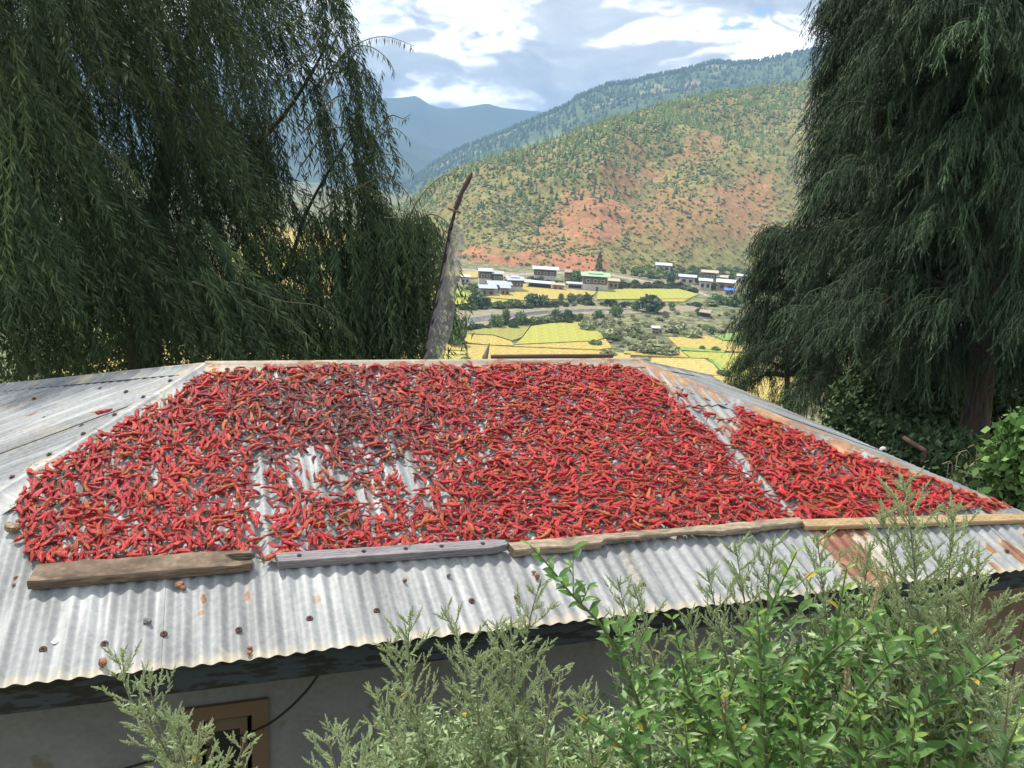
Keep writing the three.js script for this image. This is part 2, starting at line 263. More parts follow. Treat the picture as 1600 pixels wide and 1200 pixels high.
const riceMat = Object.fromEntries(Object.entries(riceCol).map(([k, c]) => [k, std({ color: rgb(...c), map: riceTex, roughness: 1 })]));
const fields = [
  ['olive', [[733, 519], [770, 513], [829, 509], [826, 514], [815, 529], [800, 534], [770, 525], [733, 523]]],
  ['gold', [[726, 524.5], [770, 526.5], [799, 535.5], [802, 542], [766, 541], [727, 537]]],
  ['lime', [[830, 511.5], [860, 507], [905, 505], [935, 520], [944, 530], [930, 534], [805, 540], [817, 529]]],
  ['gold', [[805, 541.5], [930, 535.5], [946, 531.5], [956, 545], [935, 548.5], [803, 543]]],
  ['gold', [[729, 540], [766, 542.5], [800, 544.5], [935, 550], [985, 555], [985, 562], [850, 566], [735, 569], [731, 552]]],
  ['gold', [[695, 539], [724, 540.5], [728, 550], [694, 548.5]]],
  ['pale', [[693, 550], [728, 551.5], [727, 556], [690, 556.5]]],
  ['lime', [[689, 558], [727, 557.5], [728, 568], [684, 570]]],
  ['gold', [[1043, 529], [1105, 527], [1150, 540], [1165, 547], [1165, 552], [1138, 550.5], [1060, 544]]],
  ['leaf', [[1062, 544.5], [1130, 550], [1135, 553], [1064, 549]]],
  ['gold', [[975, 551], [1063, 550], [1076, 561], [975, 556]]],
  ['pale', [[1018, 561], [1074, 562.5], [1100, 563], [1114, 571], [1128, 590], [1060, 581], [1014, 576]]],
  ['lime', [[1066, 551], [1138, 554], [1180, 556], [1180, 590], [1150, 590], [1106, 561.5], [1080, 561.5]]],
  ['leaf', [[1107, 564], [1111, 563.5], [1146, 590], [1133, 590], [1117, 571]]],
  ['gold', [[1060, 583], [1140, 592], [1250, 591], [1250, 630], [1150, 628]]],
  ['leaf', [[1115, 525], [1172, 521], [1170, 533], [1130, 533]]],
  ['gold', [[690, 424], [745, 425.5], [806, 431], [790, 434], [740, 435], [690, 431]]],
  ['green', [[690, 447], [742, 461], [752, 465], [700, 465]]],
  ['lime', [[690, 466.5], [754, 466.5], [800, 471], [760, 477], [690, 477]]],
  ['gold', [[818, 445], [870, 451], [932, 456.5], [924, 466], [820, 471], [757, 465.5], [795, 459]]],
  ['lime', [[934, 456], [975, 452.5], [1060, 452.5], [1092, 461], [1075, 468], [932, 469]]],
  ['gold', [[1030, 469], [1075, 469], [1068, 472.5], [1020, 472.5]]],
  ['gold', [[400, 352], [520, 366], [640, 385], [660, 404], [560, 404], [380, 376]]],
  ['lime', [[380, 379], [560, 406], [665, 407], [680, 440], [560, 436], [360, 410]]],
  ['gold', [[350, 415], [560, 438], [680, 443], [684, 476], [520, 476], [330, 450]]],
  ['lime', [[90, 470], [320, 490], [640, 500], [600, 545], [80, 545]]],
  ['gold', [[80, 548], [600, 548], [680, 548], [676, 575], [80, 590]]],
];
for (const [k, px] of fields) structure('paddy_field', slabOn(px, FLOOR + 0.02, 0.42), riceMat[k], `${{ gold: 'golden ripe', pale: 'pale golden', lime: 'yellow green', green: 'green', olive: 'dull olive harvested', leaf: 'bright green' }[k]} paddy field on the valley floor`, 'field');
const gravelTex = tex(512, 512, (u, v) => { const n = fbm(u * 9, v * 9, 3, 4), m = fbm(u * 50, v * 50, 9, 2); return mix3([0.62, 0.56, 0.46], [0.46, 0.45, 0.36], clamp(0.5 + n * 1.6 + m * 0.9)); });
structure('river_bank', slabOn([[560, 503], [716, 488], [820, 480], [920, 478], [1100, 478], [1100, 486], [940, 492], [862, 491], [770, 511], [716, 521], [560, 536]], FLOOR + 0.02, 0.06, 20), std({ map: gravelTex, roughness: 1 }), 'pale gravel banks along the river', 'river bank');
structure('river', slabOn([[560, 510], [712, 500], [775, 492], [850, 486], [920, 483], [990, 482.5], [990, 484.5], [920, 487], [850, 491], [770, 500], [720, 508], [560, 522]], FLOOR + 0.084, 0.02, 10), std({ color: rgb(0.2, 0.19, 0.185), roughness: 0.25, map: speckTex }), 'grey river winding between gravel banks', 'river');
const roadMat = std({ color: rgb(0.5, 0.43, 0.34), map: speckTex, roughness: 1 });
structure('road', slabOn([[680, 418], [740, 421], [810, 427], [860, 425], [930, 424], [972, 431], [1010, 439], [1062, 444], [1062, 446.5], [1005, 442.5], [968, 434], [930, 427], [860, 428.5], [810, 431], [740, 424], [680, 421]], FLOOR + 0.02, 0.08, 8), roadMat, 'pale dirt road at the foot of the hillside', 'road');
structure('path', slabOn([[1077, 446], [1081, 446], [1092, 455], [1112, 463], [1108, 465], [1086, 457]], FLOOR + 0.02, 0.08, 8), roadMat, 'pale dirt path beside the far houses', 'path');

// ---------------------------------------------------------------- village houses
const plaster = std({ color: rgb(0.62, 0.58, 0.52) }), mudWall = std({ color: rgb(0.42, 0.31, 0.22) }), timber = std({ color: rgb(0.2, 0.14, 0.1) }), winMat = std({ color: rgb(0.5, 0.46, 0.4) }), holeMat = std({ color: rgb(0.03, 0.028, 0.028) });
const roofs = { white: std({ color: rgb(0.55, 0.57, 0.6), roughness: 0.6 }), blue: std({ color: rgb(0.4, 0.45, 0.5), roughness: 0.6 }), green: std({ color: rgb(0.33, 0.5, 0.3), roughness: 0.7 }), tan: std({ color: rgb(0.5, 0.42, 0.31) }), mint: std({ color: rgb(0.5, 0.58, 0.48) }), rust: std({ color: rgb(0.4, 0.29, 0.24) }), tarp: std({ color: rgb(0.08, 0.25, 0.8), roughness: 0.5 }) };
const farHouse = (px, py, wpx, roof, storeys, depthRatio, yaw, label, o = {}) => {
  const p = onLevel(px, py, FLOOR), D = Math.hypot(p.x, p.z), w = wpx / FPX * D * 0.8, dz = w * depthRatio, h = (o.h ?? (storeys === 2 ? 5.6 : 2.7)) * 0.9;
  if (o.lift) p.y += o.lift, p.setX(p.x * o.k).setZ(p.z * o.k);
  const g = thing(o.name ?? 'farmhouse', label, o.name ? 'shed' : 'house', p, o.name ? 'sheds in the valley' : 'village houses across the river');
  g.rotation.y = -Math.atan2(p.x, -p.z) + yaw * RAD;
  const lo = storeys === 2 ? h * 0.48 : h * (o.open ? 0.2 : 1), W = o.wall === 'mud' ? mudWall : plaster;
  mesh('wall', boxAt(w, lo + 0.3, dz, 0, lo / 2 - 0.15, 0), W, g);
  if (storeys === 2) mesh('timber_storey', boxAt(w * 1.02, h - lo, dz * 1.02, 0, (h + lo) / 2, 0), o.dark ? timber : (o.wall === 'mud' ? mudWall : plaster), g);
  const n = Math.max(2, Math.round(w / (o.name ? 5 : 3.2)));
  if (!o.open) for (let k = 0; k < n; k++) { const x = ((k + 0.5) / n - 0.5) * w * 0.9, y = storeys === 2 ? (h + lo) / 2 : h * 0.55;
    const f = mesh('window', boxAt(w / n * 0.5, (h - (storeys === 2 ? lo : 0)) * 0.5, 0.2, x, y, dz * 0.51 + 0.08), o.dark ? winMat : timber, g);
    mesh('pane', boxAt(w / n * 0.3, (h - (storeys === 2 ? lo : 0)) * 0.3, 0.14, x, y, dz * 0.51 + 0.16), holeMat, f); }
  else mesh('dark_fill', boxAt(w * 0.9, h * 0.7, dz * 0.9, 0, h * 0.5, 0), holeMat, g);  // solid near-black block, painted in for the shade inside the open shed
  mesh('attic', boxAt(w * 0.86, 0.8, dz * 0.7, 0, h + 0.4, 0), timber, g);
  // low pitched gable roof, ridge across the front
  const rw = w * 0.62, rd = dz * 0.78, ry = h + 0.7, rise = dz * (o.pitch ?? 0.16) + 0.4, e = 0.18;
  const prof = new THREE.Shape([[-rd, 0], [0, rise], [rd, 0], [rd, -e], [0, rise - e], [-rd, -e]].map(q => new THREE.Vector2(...q)));
  mesh('roof', new THREE.ExtrudeGeometry(prof, { depth: rw * 2, bevelEnabled: false }).translate(0, 0, -rw).rotateY(Math.PI / 2).translate(0, ry, 0), roofs[roof], g);
  if (o.door) mesh('door', boxAt(w * 0.1, h * 0.3, 0.2, w * 0.1, h * 0.15, dz * 0.5 + 0.05), timber, g);
  if (o.lantern) { mesh('upper_roof', new THREE.ExtrudeGeometry(prof, { depth: rw * 2, bevelEnabled: false }).scale(0.5, 0.6, 0.5).translate(0, 0, -rw * 0.5).rotateY(Math.PI / 2).translate(0, ry + rise * 0.75, 0), roofs[roof], g); }
  return g;
};
farHouse(726, 443, 18, 'white', 1, 0.7, 10, 'small white walled house beside the ragged cloth banner', { door: 1 });
farHouse(757, 443, 24, 'white', 2, 0.7, 8, 'two storey house with pale roof at the back of the village cluster', { dark: 1 });
farHouse(776, 444, 20, 'blue', 2, 0.8, 12, 'dark timber house with bluish roof joining the village cluster', { dark: 1, h: 4.6 });
farHouse(778, 455, 40, 'blue', 1, 0.6, 14, 'long house with wide blue grey roof in the middle of the cluster', {});
farHouse(802, 454, 30, 'blue', 2, 0.8, 16, 'large dark house with stacked blue grey roofs at the cluster edge', { dark: 1, lantern: 1, h: 4.6 });
farHouse(760, 461, 30, 'blue', 1, 0.7, 12, 'low house with blue grey roof in front of the cluster', { wall: 'mud' });
farHouse(788, 461, 18, 'blue', 1, 0.8, 10, 'tiny lean-to house in front of the large dark house', { wall: 'mud' });
farHouse(851, 437, 42, 'white', 2, 0.42, 5, 'long timber fronted farmhouse with white roof under the red bank', { dark: 1, h: 5 });
farHouse(889, 440, 18, 'rust', 2, 0.8, 5, 'narrow brown house beside the round green tree', { dark: 1, wall: 'mud', h: 4.4 });
farHouse(843, 450, 48, 'white', 1, 0.25, -8, 'long low open shed with white roof beside the fields', { name: 'field_shed', open: 1, h: 1.9 });
farHouse(872, 453, 22, 'tan', 1, 0.35, -6, 'low brown shed behind the golden field', { name: 'field_shed', h: 1.8, wall: 'mud' });
farHouse(898, 451, 28, 'white', 1, 0.3, 0, 'low white roofed shed beside the green roofed farmhouse', { name: 'field_shed', open: 1, h: 1.8 });
farHouse(928, 453, 46, 'green', 2, 0.55, 6, 'big white farmhouse with green roof and dark upper windows', { dark: 1, lantern: 1, h: 6.4, door: 1 });
farHouse(957, 451, 20, 'tan', 1, 0.7, 10, 'brown annex against the green roofed farmhouse', { wall: 'mud', h: 3.4 });
farHouse(1036, 423, 26, 'white', 1, 0.6, 4, 'lone white house with flat pale roof on the slope', { h: 3 });
farHouse(1073, 443, 28, 'white', 1, 0.5, 4, 'white house with white roof beside the dark round bush', { h: 3.2 });
farHouse(1107, 442, 26, 'tan', 2, 0.6, 3, 'tall brown house with tan roof at the hill foot', { wall: 'mud', dark: 1, h: 5.4 });
farHouse(1127, 444, 18, 'tan', 1, 0.7, 3, 'small brown house against the tall tan roofed house', { wall: 'mud', h: 3.4 });
farHouse(1101, 452, 22, 'mint', 1, 0.7, 2, 'white house with pale roof in front of the tall brown house', { h: 4 });
farHouse(1133, 453, 30, 'mint', 1, 0.7, 2, 'house with broad mint green roof above the blue tarpaulin shed', { wall: 'mud', h: 3.6 });
farHouse(1139, 460, 17, 'tarp', 1, 0.7, 10, 'shed covered with a bright blue tarpaulin', { name: 'field_shed', h: 1.6, wall: 'mud' });
farHouse(1158, 442, 16, 'white', 1, 0.7, 0, 'small pale house half hidden by the weeping cypress', { h: 3.4 });
farHouse(1023, 522, 14, 'white', 1, 0.9, 12, 'tiny red walled hut with pale roof among grey scrub', { name: 'field_shed', h: 1.7, wall: 'mud', pitch: 0.05 });
farHouse(1102, 496, 18, 'rust', 1, 0.7, -14, 'collapsed brown roofed shed in the scrub', { name: 'field_shed', open: 1, h: 1.5 });

// ---------------------------------------------------------------- trees and bushes on the valley floor
const leafyBlob = (seed, tall) => { // crown of many small leaf clumps, uneven, with gaps
  const R = rng(seed), list = [], tri = [];
  for (let i = 0; i < 420; i++) {
    const a = R() * 6.283, c = R() * 2 - 1, rr = Math.pow(R(), 0.4) * 0.5, s = Math.sqrt(1 - c * c), lump = 1 + 0.35 * N3(Math.cos(a) * s * 2.2 + seed, c * 2.2, Math.sin(a) * s * 2.2);
    const p = V(Math.cos(a) * s * rr * lump, (c * rr * lump * 0.5 + 0.27) * 2 * 0.5 * tall + 0.02, Math.sin(a) * s * rr * lump), k = 0.05 + 0.05 * R();
    const q = new THREE.Quaternion().setFromEuler(new THREE.Euler(R() * 6, R() * 6, R() * 6));
    for (const [x, y] of [[-1, -0.6], [1, -0.5], [0.2, 1], [1, -0.5], [1.3, 0.9], [0.2, 1]]) { const w = V(x * k, y * k, 0).applyQuaternion(q).add(p); tri.push(w.x, w.y, w.z); }
  }
  const g = new THREE.BufferGeometry(); g.setAttribute('position', new THREE.Float32BufferAttribute(tri, 3)); g.setAttribute('uv', new THREE.Float32BufferAttribute(new Float32Array(tri.length / 3 * 2), 2)); g.computeVertexNormals(); return g;
};
const crownGeos = [leafyBlob(11, 1.7), leafyBlob(12, 1.5), leafyBlob(13, 1.9)], lowGeos = [leafyBlob(14, 1.2), leafyBlob(15, 1.05)];
const treeCols = { dark: std({ color: rgb(0.1, 0.145, 0.065) }), mid: std({ color: rgb(0.18, 0.25, 0.09) }), pale: std({ color: rgb(0.24, 0.28, 0.14) }), grey: std({ color: rgb(0.33, 0.35, 0.19) }) };
const barkFar = std({ color: rgb(0.09, 0.07, 0.05) });
const trunkFar = tube([V(0, -0.05, 0), V(0.01, 0.3, 0.01), V(0, 0.6, 0)], [0.03, 0.024, 0.012], 5);
const valleyTrees = [
  [745, 480, 19, 27, 'dark', 'large dark round bush on the far river bank'], [762, 481, 13, 11, 'dark', 'slim dark bush next to the large round one on the far bank'], [779, 482, 9, 18, 'mid', 'low spreading bush on the far river bank'], [804, 480, 11, 24, 'mid', 'low broad bush on the far river bank below the village'],
  [832, 479, 19, 22, 'dark', 'dark tree on the far bank below the golden field'], [848, 479, 14, 16, 'mid', 'mid green tree leaning on the dark tree of the far bank'], [876, 472, 11, 8, 'mid', 'small slim tree at the field corner'], [892, 473, 13, 13, 'mid', 'round tree in the row before the yellow field'], [905, 474, 11, 12, 'pale', 'pale tree in the row before the yellow field'], [917, 473, 12, 14, 'dark', 'dark tree ending the row before the yellow field'],
  [712, 541, 36, 26, 'mid', 'tall bushy tree beside the cloth banner at the field edge'], [708, 520, 24, 18, 'mid', 'round tree behind the cloth banner'], [725, 515, 17, 9, 'mid', 'narrow upright tree by the near river bank'], [741, 514, 7, 20, 'dark', 'low hedge like bush at the field corner'], [775, 512, 16, 20, 'mid', 'broad bush on the near river bank'], [790, 508, 22, 12, 'mid', 'taller tree rising from the near bank bushes'], [802, 513, 12, 16, 'dark', 'dark bush under the taller near bank tree'], [813, 509, 17, 18, 'mid', 'rounded bush beside the olive field'],
  [838, 505, 8, 20, 'mid', 'low bush at the head of the lime field'], [858, 504, 9, 22, 'mid', 'long low bush at the head of the lime field'], [868, 499, 13, 12, 'mid', 'upright bush above the lime field'], [886, 501, 14, 13, 'dark', 'dark bush above the lime field'], [907, 499, 9, 9, 'mid', 'little round bush on gravel by the river'], [918, 516, 14, 24, 'grey', 'grey green scrub bush at the edge of the lime field'], [935, 500, 12, 16, 'mid', 'green bush at the edge of the grey scrub'], [962, 494, 15, 18, 'mid', 'green bush by the end of the river'],
  [1015, 488, 21, 36, 'dark', 'very dark wide bush standing on the river flat'], [993, 485, 11, 14, 'mid', 'smaller bush against the very dark wide bush'], [1049, 482, 9, 9, 'mid', 'lone small bush by the pale river end'], [902, 444, 17, 20, 'mid', 'round green tree between brown house and green roof'], [1047, 444, 14, 14, 'dark', 'dark round tree beside the white roofed house'], [1090, 444, 14, 10, 'mid', 'tree between the white house and the tall brown house'], [741, 456, 10, 18, 'mid', 'bush in front of the village cluster'], [786, 452, 8, 12, 'mid', 'bush between the cluster houses'], [845, 439, 6, 8, 'mid', 'little bush in front of the long farmhouse'], [1112, 452, 9, 14, 'mid', 'bush by the wall of the pale roofed house'], [1120, 474, 11, 24, 'mid', 'green bush below the tarpaulin shed'], [1146, 478, 14, 26, 'mid', 'green bush near the weeping cypress edge'], [1092, 494, 10, 10, 'mid', 'green bush beside the collapsed shed'], [1110, 478, 9, 20, 'grey', 'grey bush above the collapsed shed'],
  [958, 530, 15, 34, 'grey', 'wide grey scrub bush between the two field blocks'], [985, 522, 13, 26, 'grey', 'grey scrub bush behind the wide one'], [1012, 551, 14, 44, 'grey', 'long grey scrub patch in front of the little hut'], [1040, 555, 12, 34, 'grey', 'grey scrub tapering towards the golden field'], [1058, 520, 12, 26, 'grey', 'grey scrub bush next to the little hut'], [1080, 528, 12, 28, 'grey', 'grey scrub bush above the green strip'], [1112, 522, 9, 12, 'mid', 'small green bush above the green strip'], [1097, 547, 6, 8, 'mid', 'little bush on the green strip'], [1118, 549, 6, 12, 'mid', 'low hedge bush on the green strip'], [930, 540, 8, 18, 'mid', 'bush on the bund between field blocks'], [950, 556, 8, 22, 'grey', 'grey bush on the corner bund'],
];
valleyTrees.forEach(([px, py, hp, wp, c, label], i) => {
  const p = onLevel(px, py, FLOOR), D = Math.hypot(p.x, p.z), h = hp / FPX * D * 1.15, w = wp / FPX * D * 1.15;
  const g = thing(hp > wp * 0.75 ? 'valley_tree' : 'valley_bush', label, hp > wp * 0.75 ? 'tree' : 'bush', p, 'trees and bushes on the valley floor'); g.rotation.y = i * 1.7;
  const geo = hp > wp * 0.75 ? crownGeos[i % 3] : lowGeos[i % 2], tall = hp > wp * 0.75 ? 0.85 : 0.62;
  const cr = mesh('crown', geo, treeCols[c], g); cr.scale.set(w, h / tall, w);
  const tr = mesh('trunk', trunkFar, barkFar, g); tr.scale.set(w, h, w);
});
{ // the dark conifer by the road
  const p = onLevel(935, 428, FLOOR), D = Math.hypot(p.x, p.z), g = thing('dark_cypress', 'single dark pointed cypress beside the dirt road', 'tree', p), h = 33 / FPX * D, R = rng(5), tri = [];
  for (let i = 0; i < 700; i++) { const t = R(), r = 0.2 * (1 - t) ** 0.7 * (0.5 + 0.5 * R()) * (t < 0.12 ? t / 0.12 : 1) + 0.01, a = R() * 6.28, k = 0.03 + 0.02 * R(); const c = V(Math.cos(a) * r, 0.1 + 0.9 * t, Math.sin(a) * r); for (let q = 0; q < 3; q++) tri.push(c.x + (R() - 0.5) * 2 * k, c.y + (R() - 0.5) * 3 * k, c.z + (R() - 0.5) * 2 * k); }
  const cg = geoFrom(tri, null, new Array(tri.length / 3 * 2).fill(0)); mesh('crown', cg, treeCols.dark, g).scale.setScalar(h); mesh('trunk', trunkFar, barkFar, g).scale.setScalar(h);
}
{ // scrub that nobody could count
  const R = rng(909), F = [[], []], C = [[], []];
  const add = (px, py, s, c) => { const p = onLevel(px, py, FLOOR), v = R() < 0.5 ? 0 : 1, k = 0.7 + 0.6 * R(); F[v].push(new THREE.Matrix4().compose(p, new THREE.Quaternion().setFromEuler(new THREE.Euler(0, R() * 6, 0)), V(s * (1 + R()), s * (0.8 + R() * 0.6), s * (1 + R())))); C[v].push(rgb(c[0] * k, c[1] * k, c[2] * k)); };
  const inside = (poly, x, y) => { let c = false; for (let i = 0, j = poly.length - 1; i < poly.length; j = i++) if ((poly[i][1] > y) !== (poly[j][1] > y) && x < (poly[j][0] - poly[i][0]) * (y - poly[i][1]) / (poly[j][1] - poly[i][1]) + poly[i][0]) c = !c; return c; };
  const fill = (poly, n, s, cols) => { const xs = poly.map(p => p[0]), ys = poly.map(p => p[1]); for (let i = 0; i < n; i++) { const x = lerp(Math.min(...xs), Math.max(...xs), R()), y = lerp(Math.min(...ys), Math.max(...ys), R()); if (inside(poly, x, y) && !fields.some(f => inside(f[1], x, y))) add(x, y, s * (0.5 + R()), cols[Math.floor(R() * cols.length)]); } };
  fill([[905, 500], [1000, 486], [1180, 480], [1180, 530], [1105, 524], [1040, 527], [1060, 545], [1000, 552], [945, 535], [935, 515]], 210, 1.3, [[0.34, 0.33, 0.21], [0.3, 0.33, 0.16], [0.4, 0.4, 0.22]]);
  fill([[690, 479], [800, 477], [960, 475], [1080, 476], [1180, 462], [1180, 480], [900, 480], [690, 486]], 420, 1.7, [[0.1, 0.13, 0.05], [0.15, 0.17, 0.07]]);
  fill([[730, 513], [800, 503], [900, 497], [930, 500], [900, 506], [820, 510], [735, 520]], 160, 1.7, [[0.1, 0.14, 0.05], [0.15, 0.17, 0.08]]);
  fill([[940, 424], [1060, 412], [1190, 424], [1190, 440], [1060, 438], [1000, 434]], 300, 2.2, [[0.18, 0.24, 0.08], [0.24, 0.29, 0.1], [0.13, 0.17, 0.07]]);
  fill([[965, 444], [1075, 448], [1090, 458], [1060, 452], [970, 452]], 160, 2, [[0.13, 0.14, 0.06], [0.09, 0.1, 0.05]]);
  fill([[690, 432], [860, 434], [960, 455], [800, 462], [690, 452]], 90, 1.4, [[0.12, 0.15, 0.06]]);
  fill([[685, 538], [735, 518], [728, 545], [735, 570], [720, 570], [725, 540]], 60, 1.1, [[0.2, 0.26, 0.06]]);
  fill([[935, 520], [990, 552], [1070, 582], [1180, 630], [1300, 660], [1300, 620], [1180, 595], [1060, 560], [960, 548]], 200, 1.4, [[0.16, 0.18, 0.07], [0.2, 0.2, 0.1]]);
  const g = new THREE.Group(); g.name = 'valley_scrub'; g.userData = { kind: 'stuff', label: 'low scrub covering the river flats and field edges', category: 'scrub' }; scene.add(g);
  lowGeos.forEach((geo, v) => instanced('valley_scrub_cover', geo, tintMat, F[v], C[v], g));
}
// ---------------------------------------------------------------- the house under the chillies
const D0 = 3.3986, EY = CY - 2.0366, T = 0.3018, RW = 2.402, S1 = -0.055, S2 = 3.0684, K1 = 0.7891, K2 = 0.9346;
const SL = S1 - K1 * RW, SR = S2 + K2 * RW;                    // eave corners
const CORR = 0.076, AMP = 0.0072, CT = 1 / Math.hypot(1, T), ST = T * CT;
const UPN = V(0, CT, 0).addScaledVector(VX, -ST), SLOPE = V(0, ST, 0).addScaledVector(VX, CT); // normal and up-slope of the front face
const roofAt = (s, w, h = 0) => VX.clone().multiplyScalar(D0 + w).addScaledVector(UX, s).add(V(0, EY + T * w, 0)).addScaledVector(UPN, h);
function onRoof(px, py) { const d = ray(px, py), k = (EY - CY - T * D0) / (d.y - T * d.dot(VX)); const P = d.multiplyScalar(k); return [P.dot(UX), P.dot(VX) - D0]; }
const house = thing('chilli_house', 'whitewashed house with a hipped corrugated iron roof', 'house');
const roof = new THREE.Group(); roof.name = 'roof'; house.add(roof);

// weathered galvanised iron: zinc bloom, streaks that run down the sheet, rust where the photograph shows it
const TEXS0 = -2.2, TEXS1 = 5.6, TEXW1 = 2.5;
const rustSpots = [[3.42, 0.22, 0.13, 0.3, 1], [3.62, 1.0, 0.1, 0.6, 0.95], [3.52, 0.6, 0.12, 0.25, 0.9], [3.66, 1.55, 0.09, 0.25, 0.8], [-0.07, 0.36, 0.012, 0.03, 0.7], [0.12, 0.37, 0.012, 0.04, 0.7], [-0.08, 0.28, 0.014, 0.02, 0.5], [4.55, 0.12, 0.05, 0.1, 0.85], [4.4, 0.18, 0.03, 0.05, 0.8], [4.75, 0.2, 0.03, 0.08, 0.8], [4.9, 0.1, 0.04, 0.05, 0.9], [4.3, 0.05, 0.02, 0.05, 0.7], [3.35, 1.4, 0.05, 0.3, 0.45], [3.3, 1.0, 0.04, 0.2, 0.4], [3.1, 2.0, 0.1, 0.1, 0.5], [1.42, 2.3, 0.06, 0.2, 0.5], [0.42, 0.3, 0.02, 0.03, 0.25], [4.1, 1.0, 0.08, 0.12, 0.6]];
function zinc(s, w, seed) {
  const a = fbm(s * 3.1, w * 0.9, seed, 4), b = fbm(s * 22, w * 1.6, seed + 4, 4), c = fbm(s * 40, w * 36, seed + 8, 3), d = fbm(s * 130, w * 120, seed + 2, 2);
  let k = 0.55 + a * 0.2 + b * 0.14 + c * 0.1 + d * 0.07;
  let col = [k * 0.985, k * 1.005, k * 1.01];
  col = mix3(col, [0.74, 0.75, 0.73], sstep(0.12, 0.36, b + a * 0.4) * 0.5);
  col = mix3(col, [0.72, 0.66, 0.52], sstep(0.2, 0.45, fbm(s * 5 + 3, w * 1.1, seed + 12, 3) + c * 0.25) * 0.5);
  return col;
}
const rustCol = (s, w) => { const n = fbm(s * 18, w * 10, 31, 3), m = fbm(s * 60, w * 50, 37, 2); return mix3([0.43, 0.26, 0.19], [0.57, 0.39, 0.28], clamp(0.45 + n * 1.5 + m)); };
const frontTex = tex(1536, 512, (u, v) => {
  const s = lerp(TEXS0, TEXS1, u), w = v * TEXW1; let c = zinc(s, w, 1);
  const n = fbm(s * 14, w * 4.5, 51, 4), m = fbm(s * 50, w * 30, 53, 3); let e = 0, tan = 0;
  for (const [a, b, ra, rb, k] of rustSpots) { const q = ((s - a) / ra) ** 2 + ((w - b) / rb) ** 2; if (q < 6) { e = Math.max(e, k * sstep(1.15, 0.75, q + n * 1.6 + m * 0.9)); tan = Math.max(tan, k * sstep(2.6, 0.8, q + n * 1.8)); } }
  c = mix3(c, [0.74, 0.64, 0.48], tan * 0.6); c = mix3(c, rustCol(s, w), e);
  const eave = sstep(0.07, 0.0, w + n * 0.05); c = mix3(c, [0.76, 0.7, 0.58], eave * 0.55);
  return c;
});
frontTex.wrapS = frontTex.wrapT = THREE.ClampToEdgeWrapping;
const sideTex = tex(1024, 512, (u, v) => { const s = u * 5, w = v * 2.4; let c = zinc(s, w, 61); const e = sstep(0.24, 0.36, fbm(s * 4, w * 0.7, 71, 4) + 0.35 * fbm(s * 20, w * 4, 73, 3)); return mix3(mix3(c, [0.74, 0.62, 0.46], e * 0.7), rustCol(s, w), sstep(0.62, 0.95, e) * 0.8); });
const sheetMat = std({ map: frontTex, roughness: 0.62, metalness: 0.1 }), sideMat = std({ map: sideTex, roughness: 0.62, metalness: 0.1 });
const wave = (x) => AMP * Math.cos(x / CORR * Math.PI * 2);
// one hip-cut sheet on a face: x along the eave, w up the slope (plan metres)
function sheetGeo(x0, x1, w0, w1fn, put, lift, uvOf, step = CORR / 8) {
  const n = Math.ceil((x1 - x0) / step), pos = [], uv = [], idx = [], rows = 5;
  for (let i = 0; i <= n; i++) { const x = lerp(x0, x1, i / n), w1 = Math.max(w1fn(x), w0 + 0.002);
    for (let j = 0; j <= rows; j++) { const w = lerp(w0, w1, j / rows), p = put(x, w, wave(x) + lift + 0.005 * N3(x * 2.1, w * 2.3, 4) + 0.0022 * N3(x * 9, w * 3, 14)); pos.push(p.x, p.y, p.z); uv.push(...uvOf(x, w)); } }
  for (let i = 0; i < n; i++) for (let j = 0; j < rows; j++) { const a = i * (rows + 1) + j, b = a + 1, c = a + rows + 1, d = c + 1; idx.push(a, c, b, b, c, d); }
  return geoFrom(pos, idx, uv);
}
function coverFace(xs, L, run, ka, kb, put, mat, uvOf, lapW) {
  const top = (x) => Math.max(0, Math.min(run, x / ka, (L - x) / kb));
  for (let i = 0; i < xs.length - 1; i++) {
    const a = xs[i] - (i ? 0.05 : 0), b = xs[i + 1], lift = (i % 2) * 0.004 + 0.002;
    const peak = Math.max(top(a), top((a + b) / 2), top(b)); if (peak < 0.02) continue;
    mesh('corrugated_sheet', sheetGeo(a, b, 0, x => Math.min(top(x), lapW + 0.1), put, lift, uvOf), mat, roof);
    if (peak > lapW + 0.12) { const ok = []; for (let q = 0; q <= 40; q++) { const x = lerp(a, b, q / 40); if (top(x) > lapW + 0.02) ok.push(x); }
      if (ok.length > 2) mesh('corrugated_sheet', sheetGeo(ok[0], ok[ok.length - 1], lapW, top, put, lift + 0.0075, uvOf), mat, roof); }
  }
}
